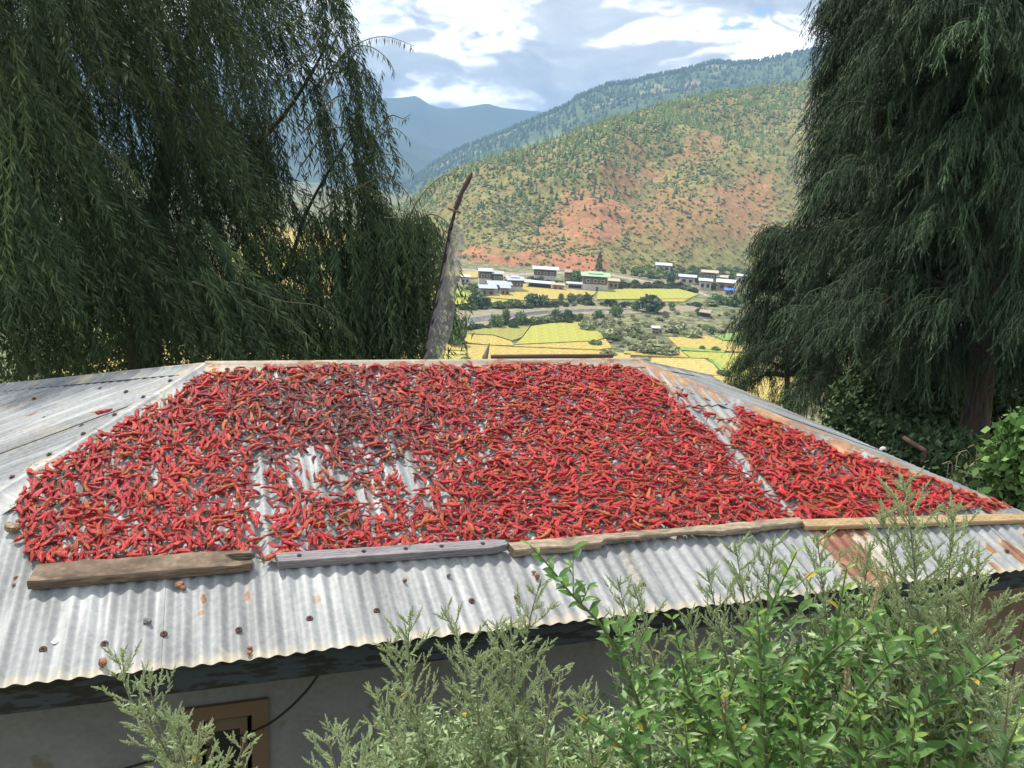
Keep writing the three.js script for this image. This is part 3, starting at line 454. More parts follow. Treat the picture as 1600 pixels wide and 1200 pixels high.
{
  const uvF = (x, w) => [(x + SL - TEXS0) / (TEXS1 - TEXS0), w / TEXW1];
  const seams = [SL, -1.0, -0.232, 0.348, 1.13, 1.85, 2.5, 3.097, 3.85, 4.6, SR].map(s => s - SL);
  coverFace(seams, SR - SL, RW, K1, K2, (x, w, h) => roofAt(x + SL, w, h - (wave(x) - wave(x + SL))), sheetMat, uvF, 1.78);
  const uvS = (x, w) => [x / 5, w / 2.4];
  const endPut = (corner, ed, inw, run) => { const t = T * RW / run, c = 1 / Math.hypot(1, t), nrm = V(0, c, 0).addScaledVector(inw, -t * c); return (x, w, h) => corner.clone().addScaledVector(ed, x).addScaledVector(inw, w).add(V(0, t * w, 0)).addScaledVector(nrm, h); };
  const depth = 2 * RW, cut = (L) => [0, 0.7, 1.4, 2.1, 2.8, 3.5, 4.2, L];
  coverFace(cut(depth), depth, K1 * RW, 1 / K1, 1 / K1, endPut(roofAt(SL, 0), VX, UX, K1 * RW), sideMat, uvS, 9);
  coverFace(cut(depth), depth, K2 * RW, 1 / K2, 1 / K2, endPut(roofAt(SR, 0), VX, UX.clone().negate(), K2 * RW), sideMat, uvS, 9);
  const back = VX.clone().multiplyScalar(D0 + depth).add(V(0, EY, 0));
  coverFace([0, 0.8, 1.6, 2.4, 3.2, 4, 4.8, 5.6, 6.4, SR - SL], SR - SL, RW, K2, K1, endPut(back.clone().addScaledVector(UX, SR), UX.clone().negate(), VX.clone().negate(), RW), sideMat, uvS, 9);
}
// folded caps along the ridge and the four hips
const capTex = tex(1024, 128, (u, v) => { const s = u * 6, w = v * 0.4, n = fbm(s * 5, w * 8, 81, 4), m = fbm(s * 30, w * 40, 83, 3); let c = mix3(zinc(s, w, 85), [0.7, 0.6, 0.46], 0.45 + 0.35 * clamp(n * 2)); return mix3(c, rustCol(s, w), sstep(0.02, 0.25, n + m * 0.4 + 0.05 * Math.sin(s * 3)) * 0.75); });
const rustCapTex = tex(1024, 128, (u, v) => { const s = u * 6, w = v * 0.4, n = fbm(s * 4, w * 6, 91, 4), m = fbm(s * 40, w * 40, 93, 3); const front = sstep(0.54, 0.45, v + n * 0.12); return mix3(zinc(s, w, 95), mix3(rustCol(s, w), [0.78, 0.66, 0.5], clamp(0.35 + n * 1.6)), front * sstep(-0.16, 0.02, n + m * 0.4)); });
const plainCapTex = tex(1024, 128, (u, v) => { const s = u * 6, w = v * 0.4, n = fbm(s * 4, w * 6, 97, 4); return mix3(zinc(s, w, 99), [0.76, 0.69, 0.55], sstep(0.1, 0.3, n) * 0.6); });
function cap(name, A, B, nA, nB, inA, inB, width, map, wavy, lift) { // two wings folded over the edge A-B; in* point down each wing
  const rows = [[-1, 0], [-0.55, 0], [-0.16, 0.004], [-0.06, 0.014], [0, 0.02], [0.06, 0.014], [0.16, 0.004], [0.55, 0], [1, 0]];
  const n = 60, pos = [], uv = [], idx = [];
  for (let i = 0; i <= n; i++) { const t = i / n, P = A.clone().lerp(B, t);
    rows.forEach(([q, h], j) => { const side = q < 0 ? inA : inB, nn = q < 0 ? nA : nB, edge = Math.abs(q) === 1 ? wavy * (0.6 * Math.sin(t * 31) + N3(t * 23, q, 3)) : 0;
      const p = P.clone().addScaledVector(side, Math.abs(q) * width + edge).addScaledVector(nn, lift + h + (Math.abs(q) === 1 ? wavy * 0.35 * N3(t * 19 + 3, q, 8) : 0)); pos.push(p.x, p.y, p.z); uv.push(t * A.distanceTo(B) / 6, j / (rows.length - 1)); }); }
  const m = rows.length; for (let i = 0; i < n; i++) for (let j = 0; j < m - 1; j++) { const a = i * m + j, b = a + 1, c = a + m, d = c + 1; idx.push(a, b, c, b, d, c); }
  return mesh(name, geoFrom(pos, idx, uv), std({ map, roughness: 0.6, metalness: 0.15 }), roof);
}
const apexL = roofAt(S1, RW), apexR = roofAt(S2, RW), cornFL = roofAt(SL, 0), cornFR = roofAt(SR, 0);
const nBack = V(0, CT, 0).addScaledVector(VX, ST), downF = SLOPE.clone().negate(), downB = V(0, -ST, 0).addScaledVector(VX, CT);
const nL = V(0, K1, 0).addScaledVector(UX, -T).normalize(), nR = V(0, K2, 0).addScaledVector(UX, T).normalize();
cap('ridge_cap', apexL.clone().addScaledVector(UX, -0.01), apexR.clone().addScaledVector(UX, 0.03), UPN, nBack, downF, downB, 0.105, capTex, 0.004, 0.02);
const acrossHip = (dir, n) => { const a = dir.clone().cross(n).normalize(); return a.y > 0 ? a.negate() : a; };
{
  const dL = cornFL.clone().sub(apexL).normalize(), dR = cornFR.clone().sub(apexR).normalize();
  cap('hip_cap', apexL, cornFL, UPN, nL, acrossHip(dL, UPN), acrossHip(dL, nL), 0.13, plainCapTex, 0.003, 0.014);
  cap('hip_cap', apexR, cornFR, UPN, nR, acrossHip(dR, UPN), acrossHip(dR, nR), 0.15, rustCapTex, 0.012, 0.014);
  const bL = roofAt(SL, 0).addScaledVector(VX, 2 * RW), bR = roofAt(SR, 0).addScaledVector(VX, 2 * RW), eL = bL.clone().sub(apexL).normalize(), eR = bR.clone().sub(apexR).normalize();
  cap('hip_cap', apexL, bL, nBack, nL, acrossHip(eL, nBack), acrossHip(eL, nL), 0.13, plainCapTex, 0.003, 0.014);
  cap('hip_cap', apexR, bR, nBack, nR, acrossHip(eR, nBack), acrossHip(eR, nR), 0.13, plainCapTex, 0.003, 0.014);
}
// roofing screws on the crests, with rusty washers
const screwMat = std({ color: rgb(0.075, 0.03, 0.022), roughness: 0.8 });
const screwGeo = merge([new THREE.CylinderGeometry(0.014, 0.016, 0.004, 12), new THREE.ConeGeometry(0.009, 0.009, 10).translate(0, 0.006, 0)]);
function screw(p, n) { const m = mesh('roof_screw', screwGeo, screwMat, roof); m.position.copy(p); m.quaternion.setFromUnitVectors(V(0, 1, 0), n); }
for (const [px, py] of [[155, 1010], [66, 1018], [244, 995], [376, 987], [480, 970], [581, 958], [725, 943], [817, 935], [1008, 916], [1175, 905], [1311, 896], [1428, 858], [1576, 863], [1240, 905]]) { const [s, w] = onRoof(px, py), c = Math.round(s / CORR) * CORR; screw(roofAt(c, w, wave(c) + 0.008), UPN); }
for (const t of [0.04, 0.17, 0.3, 0.42, 0.55, 0.62, 0.71, 0.79, 0.87, 0.93]) screw(apexL.clone().lerp(apexR, t).addScaledVector(downF, 0.07).addScaledVector(UPN, 0.024), UPN);
for (let i = 1; i < 12; i++) { const p = apexL.clone().lerp(cornFL, i / 13); screw(p.clone().addScaledVector(nL, 0.02).addScaledVector(V(0, 0, 0).addScaledVector(VX, 0.09).addScaledVector(UX, -0.07), 1).add(V(0, -0.025, 0)), nL); }
for (const [a, b] of [[0.5, 0.35], [0.9, 0.5], [1.3, 0.7], [1.7, 0.4], [2.2, 0.6], [2.6, 0.9], [3, 0.5], [3.4, 0.7], [2, 1.2], [2.5, 1.4], [2.9, 1.2], [3.7, 0.4], [4.1, 0.3]]) { const p = roofAt(SL, 0).addScaledVector(VX, a).addScaledVector(UX, b).add(V(0, b * T / K1, 0)).addScaledVector(nL, 0.012); screw(p, nL); }
for (let i = 1; i < 16; i++) { const p = apexR.clone().lerp(cornFR, i / 17).addScaledVector(nR, 0.02).addScaledVector(VX, 0.1).addScaledVector(UX, 0.03).add(V(0, -0.008, 0)); screw(p, nR); }
{ // brown bar wired behind the ridge, and the stub of a stick
  const A = apexL.clone().lerp(apexR, 0.63), B = apexL.clone().lerp(apexR, 0.945), bar = tube([A, A.clone().lerp(B, 0.5), B].map(p => p.addScaledVector(VX, 0.07).add(V(0, 0.042, 0))), [0.016, 0.018, 0.016], 6);
  tag(mesh('rusty_bar', bar, std({ color: rgb(0.09, 0.05, 0.035) }), scene), 'thin rusty brown bar lying behind the roof ridge', 'bar');
  const p = at(756, 566, 6.9), q = at(765, 536, 6.95);
  tag(mesh('broken_stick', tube(smoothLine([p.clone().add(V(0, -0.3, 0)), p, p.clone().lerp(q, 0.5), q], 12), [0.016, 0.018, 0.022, 0.02, 0.024, 0.02, 0.026, 0.02, 0.018, 0.014, 0.011, 0.006, 0.003], 7), std({ color: rgb(0.16, 0.13, 0.1) }), scene), 'short weathered stick poking up behind the ridge', 'stick');
}
// walls, fascia, window
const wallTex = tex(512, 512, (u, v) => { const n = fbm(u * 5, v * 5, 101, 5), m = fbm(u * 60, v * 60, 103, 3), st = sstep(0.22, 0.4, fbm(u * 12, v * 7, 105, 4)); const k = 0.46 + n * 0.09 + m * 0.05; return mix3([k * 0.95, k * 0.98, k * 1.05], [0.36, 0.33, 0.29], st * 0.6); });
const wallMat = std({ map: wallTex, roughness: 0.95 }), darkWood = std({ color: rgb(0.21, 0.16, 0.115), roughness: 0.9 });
const houseM = new THREE.Matrix4().makeBasis(UX, V(0, 1, 0), VX.clone().negate()); // x along the eave, z towards the bank
const hBox = (s0, s1, y0, y1, w0, w1) => { const g = boxAt(s1 - s0, y1 - y0, w1 - w0, (s0 + s1) / 2, (y0 + y1) / 2, -(D0 + (w0 + w1) / 2)); const p = g.attributes.position, uv = g.attributes.uv; for (let i = 0; i < p.count; i++) uv.setXY(i, (p.getX(i) + p.getZ(i)) / 2, p.getY(i) / 2); return g.applyMatrix4(houseM); };
const WS = 0.42, wallTop = EY + 0.04, wl = SL + WS, wr = SR - WS, wb = 2 * RW - WS;
// find the window and the porch on the wall plane
function onWall(px, py) { const d = ray(px, py), k = (D0 + WS) / d.dot(VX); const P = d.multiplyScalar(k).add(V(0, CY, 0)); return [P.dot(UX), P.y]; }
const [wx0, wy1] = onWall(286, 1106), [wx1] = onWall(419, 1140), wy0 = wy1 - 1.0, [porch] = onWall(1482, 960);
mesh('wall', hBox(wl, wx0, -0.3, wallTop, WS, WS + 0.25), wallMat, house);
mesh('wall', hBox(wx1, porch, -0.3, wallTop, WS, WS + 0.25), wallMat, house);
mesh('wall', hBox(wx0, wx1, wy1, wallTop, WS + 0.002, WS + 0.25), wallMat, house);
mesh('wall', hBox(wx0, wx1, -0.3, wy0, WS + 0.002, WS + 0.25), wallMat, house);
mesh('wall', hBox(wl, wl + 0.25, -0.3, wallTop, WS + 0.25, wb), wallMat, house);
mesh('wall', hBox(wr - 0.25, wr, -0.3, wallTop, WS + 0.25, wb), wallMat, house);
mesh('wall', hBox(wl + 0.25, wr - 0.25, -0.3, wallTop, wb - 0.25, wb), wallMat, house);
mesh('wall', hBox(porch, wr, -0.3, wallTop, WS + 0.02, WS + 0.25), darkWood, house);
mesh('ceiling', hBox(wl + 0.1, wr - 0.1, wallTop + 0.01, wallTop + 0.04, WS + 0.1, wb - 0.1), darkWood, house);
{ // dark plank-walled lean-to against the house end
  const shed = thing('wood_shed', 'dark board walled lean-to beyond the house corner', 'shed'), bm = [std({ color: rgb(0.22, 0.17, 0.13) }), std({ color: rgb(0.25, 0.2, 0.155) }), std({ color: rgb(0.19, 0.15, 0.12) })];
  for (let i = 0; i < 13; i++) mesh('board', hBox(wr + 0.01 + i * 0.16, wr + 0.16 + i * 0.16, -0.3, EY - 0.2 - 0.01 * (i % 3), WS + 0.3 + 0.006 * (i % 2), WS + 0.33 + 0.006 * (i % 2)), bm[i % 3], shed);
  mesh('beam', hBox(porch + 0.1, wr + 2.1, EY - 0.33, EY - 0.21, WS - 0.1, WS + 0.02), std({ color: rgb(0.24, 0.18, 0.135) }), shed); mesh('post', hBox(wr + 1.6, wr + 1.7, -0.3, EY - 0.33, WS - 0.1, WS), bm[1], shed);
  mesh('roof', hBox(SR - 0.02, SR + 1.6, EY - 0.13, EY - 0.1, -0.25, 0.52), std({ map: sideTex, roughness: 0.6 }), shed);  // slab added out of view to shade the boards
}
const fasciaTex = tex(1024, 64, (u, v) => { const n = fbm(u * 40, v * 5, 111, 4), m = fbm(u * 160, v * 10, 113, 3); return mix3([0.19, 0.225, 0.26], [0.115, 0.11, 0.105], sstep(-0.05, 0.12, n + m * 0.5)); });
{
  const g = hBox(SL + 0.1, SR - 0.1, EY - 0.155, EY - 0.022, 0.06, 0.09), p = g.attributes.position, uv = g.attributes.uv; for (let i = 0; i < p.count; i++) uv.setXY(i, V(p.getX(i), 0, p.getZ(i)).dot(UX) / 7.2, (p.getY(i) - EY) / 0.16);
  mesh('fascia_board', g, std({ map: fasciaTex, roughness: 0.85 }), house);
  mesh('fascia_board', hBox(SL + 0.09, SL + 0.12, EY - 0.15, EY - 0.02, 0.1, 2 * RW - 0.1), darkWood, house);
  mesh('fascia_board', hBox(SR - 0.12, SR - 0.09, EY - 0.15, EY - 0.02, 0.1, 2 * RW - 0.1), darkWood, house);
  for (let s = SL + 0.4; s < SR - 0.3; s += 0.62) mesh('rafter', hBox(s, s + 0.06, EY - 0.1, EY - 0.02, 0.092, WS + 0.1), darkWood, house);
}
{
  const win = new THREE.Group(); win.name = 'window'; house.add(win);
  const fr = std({ color: rgb(0.13, 0.085, 0.06), roughness: 0.9 }), sash = std({ color: rgb(0.15, 0.115, 0.085), roughness: 0.9 });
  const f = 0.075, W0 = WS - 0.02, W1 = WS + 0.12;
  mesh('frame', merge([hBox(wx0, wx0 + f, wy0, wy1, W0, W1), hBox(wx1 - f, wx1, wy0, wy1, W0, W1), hBox(wx0 + f, wx1 - f, wy1 - f, wy1, W0, W1), hBox(wx0 + f, wx1 - f, wy0, wy0 + f, W0, W1)]), fr, win);
  const a = wx0 + f + 0.02, b = wx1 - f - 0.02, y0 = wy0 + f, y1 = wy1 - f - 0.05;
  mesh('sash', merge([hBox(a, a + 0.035, y0, y1, WS + 0.05, WS + 0.09), hBox(b - 0.035, b, y0, y1, WS + 0.05, WS + 0.09), hBox(a + 0.035, b - 0.035, y1 - 0.06, y1, WS + 0.05, WS + 0.09)]), sash, win);
  mesh('pane', hBox(a + 0.035, b - 0.035, y0, y1 - 0.06, WS + 0.066, WS + 0.072), phys({ color: rgb(0.02, 0.022, 0.03), roughness: 0.25 }), win);
  mesh('dark_room_sheet', hBox(wx0, wx1, wy0, wy1, WS + 0.24, WS + 0.25), holeMat, win);  // near-black sheet painted in for the unlit room behind the pane
}
{ // black cable hanging under the eave
  const P = (px, py, w) => { const d = ray(px, py), k = (D0 + w) / d.dot(VX); return d.multiplyScalar(k).add(V(0, CY, 0)); };
  const c = smoothLine([P(503, 1046, 0.1), P(480, 1078, 0.2), P(448, 1110, 0.3), P(415, 1134, WS - 0.06), P(370, 1152, WS - 0.06), P(330, 1166, WS - 0.05), P(250, 1185, WS - 0.03), P(150, 1215, WS - 0.03)], 60);
  tag(mesh('electric_cable', tube(c, 0.006, 6), std({ color: rgb(0.012, 0.012, 0.013), roughness: 0.6 }), scene), 'thin black cable sagging from the eave across the window', 'cable');
}
// ---------------------------------------------------------------- planks that hold the chillies back
const woodTex = (dark, light, seed, grey) => tex(1024, 128, (u, v) => { const n = fbm(u * 3, v * 9, seed, 4), g = fbm(u * 9, v * 42 + n * 3, seed + 5, 4), f = fbm(u * 40, v * 120, seed + 9, 2); let c = mix3(dark, light, clamp(0.5 + g * 1.5 + n * 0.6)); const k = 1 + f * 0.35; const crack = sstep(0.3, 0.4, fbm(u * 5, v * 34, seed + 21, 3)); c = mix3(c, dark.map(x => x * 0.35), crack * 0.7); return [c[0] * k, c[1] * k, c[2] * k]; });
const frameAt = (s, w, h, turn) => { const e = UX.clone().multiplyScalar(Math.cos(turn)).addScaledVector(SLOPE, Math.sin(turn)), f = UPN.clone().cross(e).negate(); return new THREE.Matrix4().makeBasis(e, UPN, e.clone().cross(UPN)).setPosition(roofAt(s, w, h)); }; // local x along the plank, y off the roof, z down the slope
function plankGeo(L, wide, thick, seed, o = {}) { // x 0..L, y 0..thick, z -wide/2..wide/2, worn uneven edges
  const n = o.n ?? 60, pos = [], uv = [], idx = [], prof = 8, R = rng(seed);
  const bev = o.bev ?? 0.006;
  for (let i = 0; i <= n; i++) {
    const t = i / n, x = t * L, ne = (q, k) => (o.rough ?? 0.002) * (N3(x * 9, q, seed) + 0.6 * N3(x * 30, q, seed + 3)) * k;
    const z0 = -wide / 2 + ne(1, 1), z1 = wide / 2 + ne(2, o.frontRough ?? 1) + (o.front ? o.front(x) : 0), y1 = thick + ne(3, 0.7) + (o.top ? o.top(x) : 0), y0 = o.under ? o.under(x) : 0;
    const sk = o.skew ? o.skew : 0;
    const ring = [[z0 + bev, y1], [z1 - bev, y1], [z1, y1 - bev], [z1, y0 + bev], [z1 - bev, y0], [z0 + bev, y0], [z0, y0 + bev], [z0, y1 - bev]];
    let run = 0; ring.forEach(([z, y], k) => { const end = i === 0 ? -1 : i === n ? 1 : 0, xx = x + sk * (i === 0 ? z : 0) + (end ? end * (o.endRough ?? 0.003) * N3(k * 3.3, seed, 2) : 0); pos.push(xx, y, z); uv.push(x / 1.2 + seed * 0.13, k / 8 * 0.6); });
  }
  for (let i = 0; i < n; i++) for (let k = 0; k < prof; k++) { const a = i * prof + k, b = i * prof + (k + 1) % prof, c = a + prof, d = b + prof; idx.push(a, b, c, b, d, c); }
  for (const i of [0, n]) { const m = pos.length / 3; pos.push(i / n * L + (i ? -0.002 : 0.002), thick / 2, 0); uv.push(0.5, 0.9); for (let k = 0; k < prof; k++) { const a = i * prof + k, b = i * prof + (k + 1) % prof; idx.push(m, i ? b : a, i ? a : b); } }
  const g = geoFrom(pos, idx, uv).toNonIndexed(); g.computeVertexNormals(); return g;
}
const CREST = AMP + 0.007;
function layPlank(name, label, a, b, geo, mat, h = CREST) { // a, b: [s, w] of the ends along its middle line
  const turn = Math.atan2((b[1] - a[1]) / CT, b[0] - a[0]), g = thing(name, label, 'plank', null); const M = frameAt(a[0], a[1], h, turn); g.matrixAutoUpdate = true; M.decompose(g.position, g.quaternion, g.scale);
  const L = Math.hypot(b[0] - a[0], (b[1] - a[1]) / CT); mesh('board', geo(L), mat, g); return [g, L];
}
{
  const brown = std({ map: woodTex([0.34, 0.28, 0.23], [0.54, 0.47, 0.39], 201), roughness: 0.9 });
  const [p1, L1] = layPlank('brown_plank', 'thick brown plank with a split end on the corrugated roof', [-0.775, 0.555], [0.147, 0.55], L => plankGeo(L, 0.12, 0.05, 1, { skew: -0.25, rough: 0.003, top: x => -0.008 * sstep(L - 0.22, L, x), front: x => -0.012 * sstep(L - 0.1, L, x) }), brown);
  // split at its right end: a dark fibrous wedge with raised splinters
  const wedge = [], dk = std({ color: rgb(0.05, 0.038, 0.028), roughness: 1 });
  const R = rng(31); for (let k = 0; k < 9; k++) { const z = -0.028 + k * 0.005, x0 = L1 - 0.15 + k * 0.006 + R() * 0.02, x1 = L1 + 0.004 + R() * 0.012; wedge.push(tube([V(x0, 0.0445, z), V((x0 + x1) / 2, 0.0455 + R() * 0.002, z + 0.002), V(x1, 0.038 + R() * 0.008, z + (R() - 0.5) * 0.004)], [0.001, 0.003, 0.0022], 5)); }
  mesh('split', merge(wedge), dk, p1);
  const grey = std({ map: woodTex([0.42, 0.4, 0.42], [0.6, 0.57, 0.57], 221), roughness: 0.9 });
  // grey plank with drilled holes: extruded along its thickness so that the holes go in
  const A = [0.258, 0.532], B = [1.41, 0.508], L = Math.hypot(B[0] - A[0], (B[1] - A[1]) / CT), sh = new THREE.Shape(), wd = 0.031, Rq = rng(8);
  sh.moveTo(0.012, -wd); for (let i = 1; i <= 20; i++) sh.lineTo(L * i / 20 - (i === 20 ? 0.05 : 0), -wd + (Rq() - 0.5) * 0.0016 + (i > 18 ? 0.006 : 0)); sh.lineTo(L, -wd + 0.018); sh.lineTo(L - 0.004, wd - 0.012); sh.lineTo(L - 0.05, wd - 0.003); for (let i = 18; i >= 1; i--) sh.lineTo(L * i / 20, wd + (Rq() - 0.5) * 0.0016); sh.lineTo(0, wd);
  const holes = [[467, 880], [567, 874], [632, 869], [688, 866], [752, 862]].map(([x, y]) => (onRoof(x, y)[0] - A[0]));
  for (const x of holes) { const h = new THREE.Path(); h.absellipse(x, 0.003, 0.0145, 0.0125, 0, Math.PI * 2, true); sh.holes.push(h); }
  const g2 = new THREE.ExtrudeGeometry(sh, { depth: 0.04, bevelEnabled: true, bevelThickness: 0.003, bevelSize: 0.003, bevelSegments: 1, curveSegments: 16 }); g2.rotateX(-Math.PI / 2); { const uv = g2.attributes.uv, p = g2.attributes.position; for (let i = 0; i < uv.count; i++) uv.setXY(i, p.getX(i) / 1.3, (p.getZ(i) + p.getY(i)) * 5); }
  const [p2] = layPlank('grey_plank', 'weathered grey plank with a row of drilled holes', A, B, () => g2, grey, CREST + 0.003);
  mesh('dark_hole_strip', boxAt(L - 0.06, 0.006, 0.05, L / 2, -0.001, 0), holeMat, p2);  // near-black strip under the plank paints the shade inside the holes
  const worn = std({ map: woodTex([0.45, 0.4, 0.34], [0.68, 0.61, 0.52], 241), roughness: 0.95 });
  layPlank('rough_plank', 'long weathered plank with torn lower edge between grey plank and new board', [1.425, 0.475], [3.235, 0.492], L => plankGeo(L, 0.075, 0.046, 3, { n: 140, rough: 0.004, frontRough: 2.2, skew: 0.3, front: x => -0.022 * sstep(0.5, 0.52, x) + 0.012 * sstep(1.1, 1.3, x) - 0.008 * sstep(1.5, 1.52, x), under: x => 0.014 * clamp(N3(x * 4, 2, 3) + 0.3) + 0.016 * sstep(0.52, 0.9, x) * sstep(1.35, 1.0, x), top: x => 0.004 * N3(x * 6, 8, 2) }), worn);
  const fresh = std({ map: woodTex([0.58, 0.48, 0.34], [0.72, 0.62, 0.47], 261), roughness: 0.8 });
  layPlank('new_plank', 'clean yellow plank near the hip at the low edge of the chillies', [3.242, 0.487], [5.0, 0.372], L => plankGeo(L, 0.075, 0.032, 4, { rough: 0.0015 }), fresh);
}

// ---------------------------------------------------------------- pebbles and scraps on the roof
{
  const stone = (seed, sx, sy, sz) => { const g = new THREE.IcosahedronGeometry(0.5, 2), p = g.attributes.position; for (let i = 0; i < p.count; i++) { const q = V(p.getX(i), p.getY(i), p.getZ(i)), k = 1 + 0.35 * N3(q.x * 2.2 + seed, q.y * 2.2, q.z * 2.2) + 0.1 * N3(q.x * 7, q.y * 7 + seed, q.z * 7); q.multiplyScalar(k); p.setXYZ(i, q.x * sx, (q.y + 0.42) * sy, q.z * sz); } g.computeVertexNormals(); return g; };
  const tanS = std({ color: rgb(0.42, 0.29, 0.17), map: speckTex }), greyS = std({ color: rgb(0.26, 0.26, 0.27), map: speckTex }), orangeS = std({ color: rgb(0.45, 0.2, 0.1), map: speckTex }), chalk = std({ color: rgb(0.78, 0.78, 0.76) });
  const list = [[21, 833, 0.07, 0.045, tanS, 'tan angular stone beside the chillies near the hip flashing'], [13, 820, 0.022, 0.018, greyS, 'small dark pebble touching the tan angular stone'], [28, 820, 0.02, 0.018, tanS, 'small tan pebble touching the tan angular stone'], [231, 975, 0.04, 0.02, greyS, 'flat grey stone chip above the eave seam'], [87, 1002, 0.036, 0.008, chalk, 'white crumpled scrap on the corrugated iron'], [162, 1042, 0.042, 0.032, orangeS, 'round brown pebble close to the eave'], [390, 1014, 0.022, 0.018, orangeS, 'upper one of two small orange pebbles above the eave'], [390, 1022, 0.022, 0.018, orangeS, 'lower one of two small orange pebbles above the eave'], [281, 918, 0.046, 0.026, orangeS, 'brown pebble tucked under the thick brown plank'], [287, 924, 0.026, 0.018, orangeS, 'small brown pebble beside the one under the thick plank'], [25, 905, 0.018, 0.014, orangeS, 'upper tiny brown pebble by the thick plank end'], [22, 917, 0.018, 0.014, orangeS, 'lower tiny brown pebble by the thick plank end'], [632, 911, 0.024, 0.022, orangeS, 'small orange pebble below the grey plank'], [700, 904, 0.024, 0.02, greyS, 'small grey pebble below the grey plank'], [838, 905, 0.034, 0.03, orangeS, 'brown pebble below the long rough plank'], [833, 897, 0.024, 0.016, tanS, 'tan chip resting against the brown pebble below the rough plank'], [807, 943, 0.016, 0.014, orangeS, 'tiny brown pebble near the eave screw'], [502, 865, 0.022, 0.02, tanS, 'tan pebble against the grey plank among chillies'], [526, 862, 0.05, 0.04, tanS, 'tan stone leaning on the grey plank among chillies'], [803, 791, 0.03, 0.022, tanS, 'tan pebble lying among the red chillies']];
  list.forEach(([px, py, d, h, m, label], i) => { const [s, w] = onRoof(px, py); const o = mesh(label.includes('scrap') ? 'paper_scrap' : 'pebble', stone(i * 3.7, d, h, d * 0.8), m, scene); o.applyMatrix4(frameAt(s, w, wave(s) + 0.006, i)); tag(o, label, label.includes('scrap') ? 'scrap' : 'pebble', label.includes('scrap') ? undefined : 'pebbles on the roof'); });
}

// ---------------------------------------------------------------- chillies
function chilliGeo(seed, rings, sides) { // unit length along x, calyx at x=0
  const R = rng(seed * 977 + 5), bend = (R() - 0.5) * 2.6 * (R() < 0.3 ? 1.5 : 0.8), bend2 = (R() - 0.5) * 2.2, rad = 0.09 + 0.036 * R(), flat = 0.72 + 0.25 * R(), o = R() * 40, taper = 0.5 + 0.7 * R(), pos = [], uv = [], idx = [];
  let x = 0, z = 0, a = -bend * 0.5; const pts = [];
  for (let i = 0; i <= rings; i++) { pts.push([x, z, a]); const t = i / rings; a += (bend + bend2 * (t - 0.5) * 2.4) / rings; x += Math.cos(a) / rings; z += Math.sin(a) / rings; }
  const mx = pts[rings >> 1][0], mz = pts.reduce((q, p) => q + p[1], 0) / pts.length;
  for (let i = 0; i <= rings; i++) { const t = i / rings; let r = rad * (t < 0.1 ? 0.62 + 3.8 * t : Math.pow(1 - (t - 0.1) / 0.9, taper * 0.42)) ; r = Math.max(r, 0.008); r *= 1 + 0.13 * N3(t * 9 + o, 1, 2);
    const [cx, cz, ca] = pts[i], lift = 0.02 * Math.sin(t * 6 + o);
    for (let k = 0; k <= sides; k++) { const b = k / sides * 6.2832, rr = r * (1 + 0.3 * N3(Math.cos(b) * 1.6 + o, Math.sin(b) * 1.6, t * 5) + 0.2 * N3(Math.cos(b) * 3 + o, Math.sin(b) * 3, t * 10)); const n = Math.cos(b) * rr, y = Math.sin(b) * rr * flat; pos.push(cx - mx - Math.sin(ca) * n, y + lift, cz - mz + Math.cos(ca) * n); uv.push(k / sides, t); } }
  for (let i = 0; i < rings; i++) for (let k = 0; k < sides; k++) { const q = i * (sides + 1) + k, b = q + 1, c = q + sides + 1, d = c + 1; idx.push(q, b, c, b, d, c); }
  const m = pos.length / 3; pos.push(pts[0][0] - mx - 0.004, 0.01, pts[0][1] - mz); uv.push(0.5, 0); for (let k = 0; k < sides; k++) idx.push(m, k + 1, k);
  // stalk: green cap and thin bent stem
  const p0 = V(pts[0][0] - mx, 0.02 * Math.sin(o), pts[0][1] - mz), dir = V(-Math.cos(pts[0][2]), 0.05, -Math.sin(pts[0][2])), side = V(-dir.z, 0, dir.x), c = R() < 0.5 ? 1 : -1, len = 0.18 + 0.22 * R();
  const stemPts = [p0.clone().addScaledVector(dir, -0.03), p0.clone().addScaledVector(dir, 0.012), p0.clone().addScaledVector(dir, 0.035), p0.clone().addScaledVector(dir, 0.1).addScaledVector(side, c * 0.02), p0.clone().addScaledVector(dir, len * 0.75).addScaledVector(side, c * 0.07), p0.clone().addScaledVector(dir, len).addScaledVector(side, c * 0.14)];
  return { pod: geoFrom(pos, idx, uv), stem: tube(stemPts, [rad * 0.7, rad * 0.5, 0.022, 0.013, 0.012, 0.016], 5), rad: rad * flat };
}
const NV = 24, chFine = [], chPlain = []; for (let i = 0; i < NV; i++) { chFine.push(chilliGeo(i, 20, 9)); chPlain.push(chilliGeo(i, 13, 7)); }
const wrinkle = tex(256, 256, (u, v) => { const n = fbm(Math.cos(u * 6.283) * 2.2, Math.sin(u * 6.283) * 2.2, v * 5, 4), m = fbm(Math.cos(u * 6.283) * 6, Math.sin(u * 6.283) * 6, v * 16, 3); const k = clamp(0.5 + n * 0.9 + m * 0.6); return [k, k, k]; }, { srgb: false });
const podLook = { roughness: 0.42, bumpMap: wrinkle, bumpScale: 0.009, clearcoat: 0.12, clearcoatRoughness: 0.35 };
const redTex = tex(256, 128, (u, v) => { const n = fbm(Math.cos(u * 6.283) * 1.3 + 3, Math.sin(u * 6.283) * 1.3, v * 2.4, 3), m = fbm(Math.cos(u * 6.283) * 5, Math.sin(u * 6.283) * 5, v * 14, 3); const k = 0.9 + n * 0.3 + m * 0.28; return [k, k * (0.95 + 1.6 * clamp(n - 0.05)), k]; });
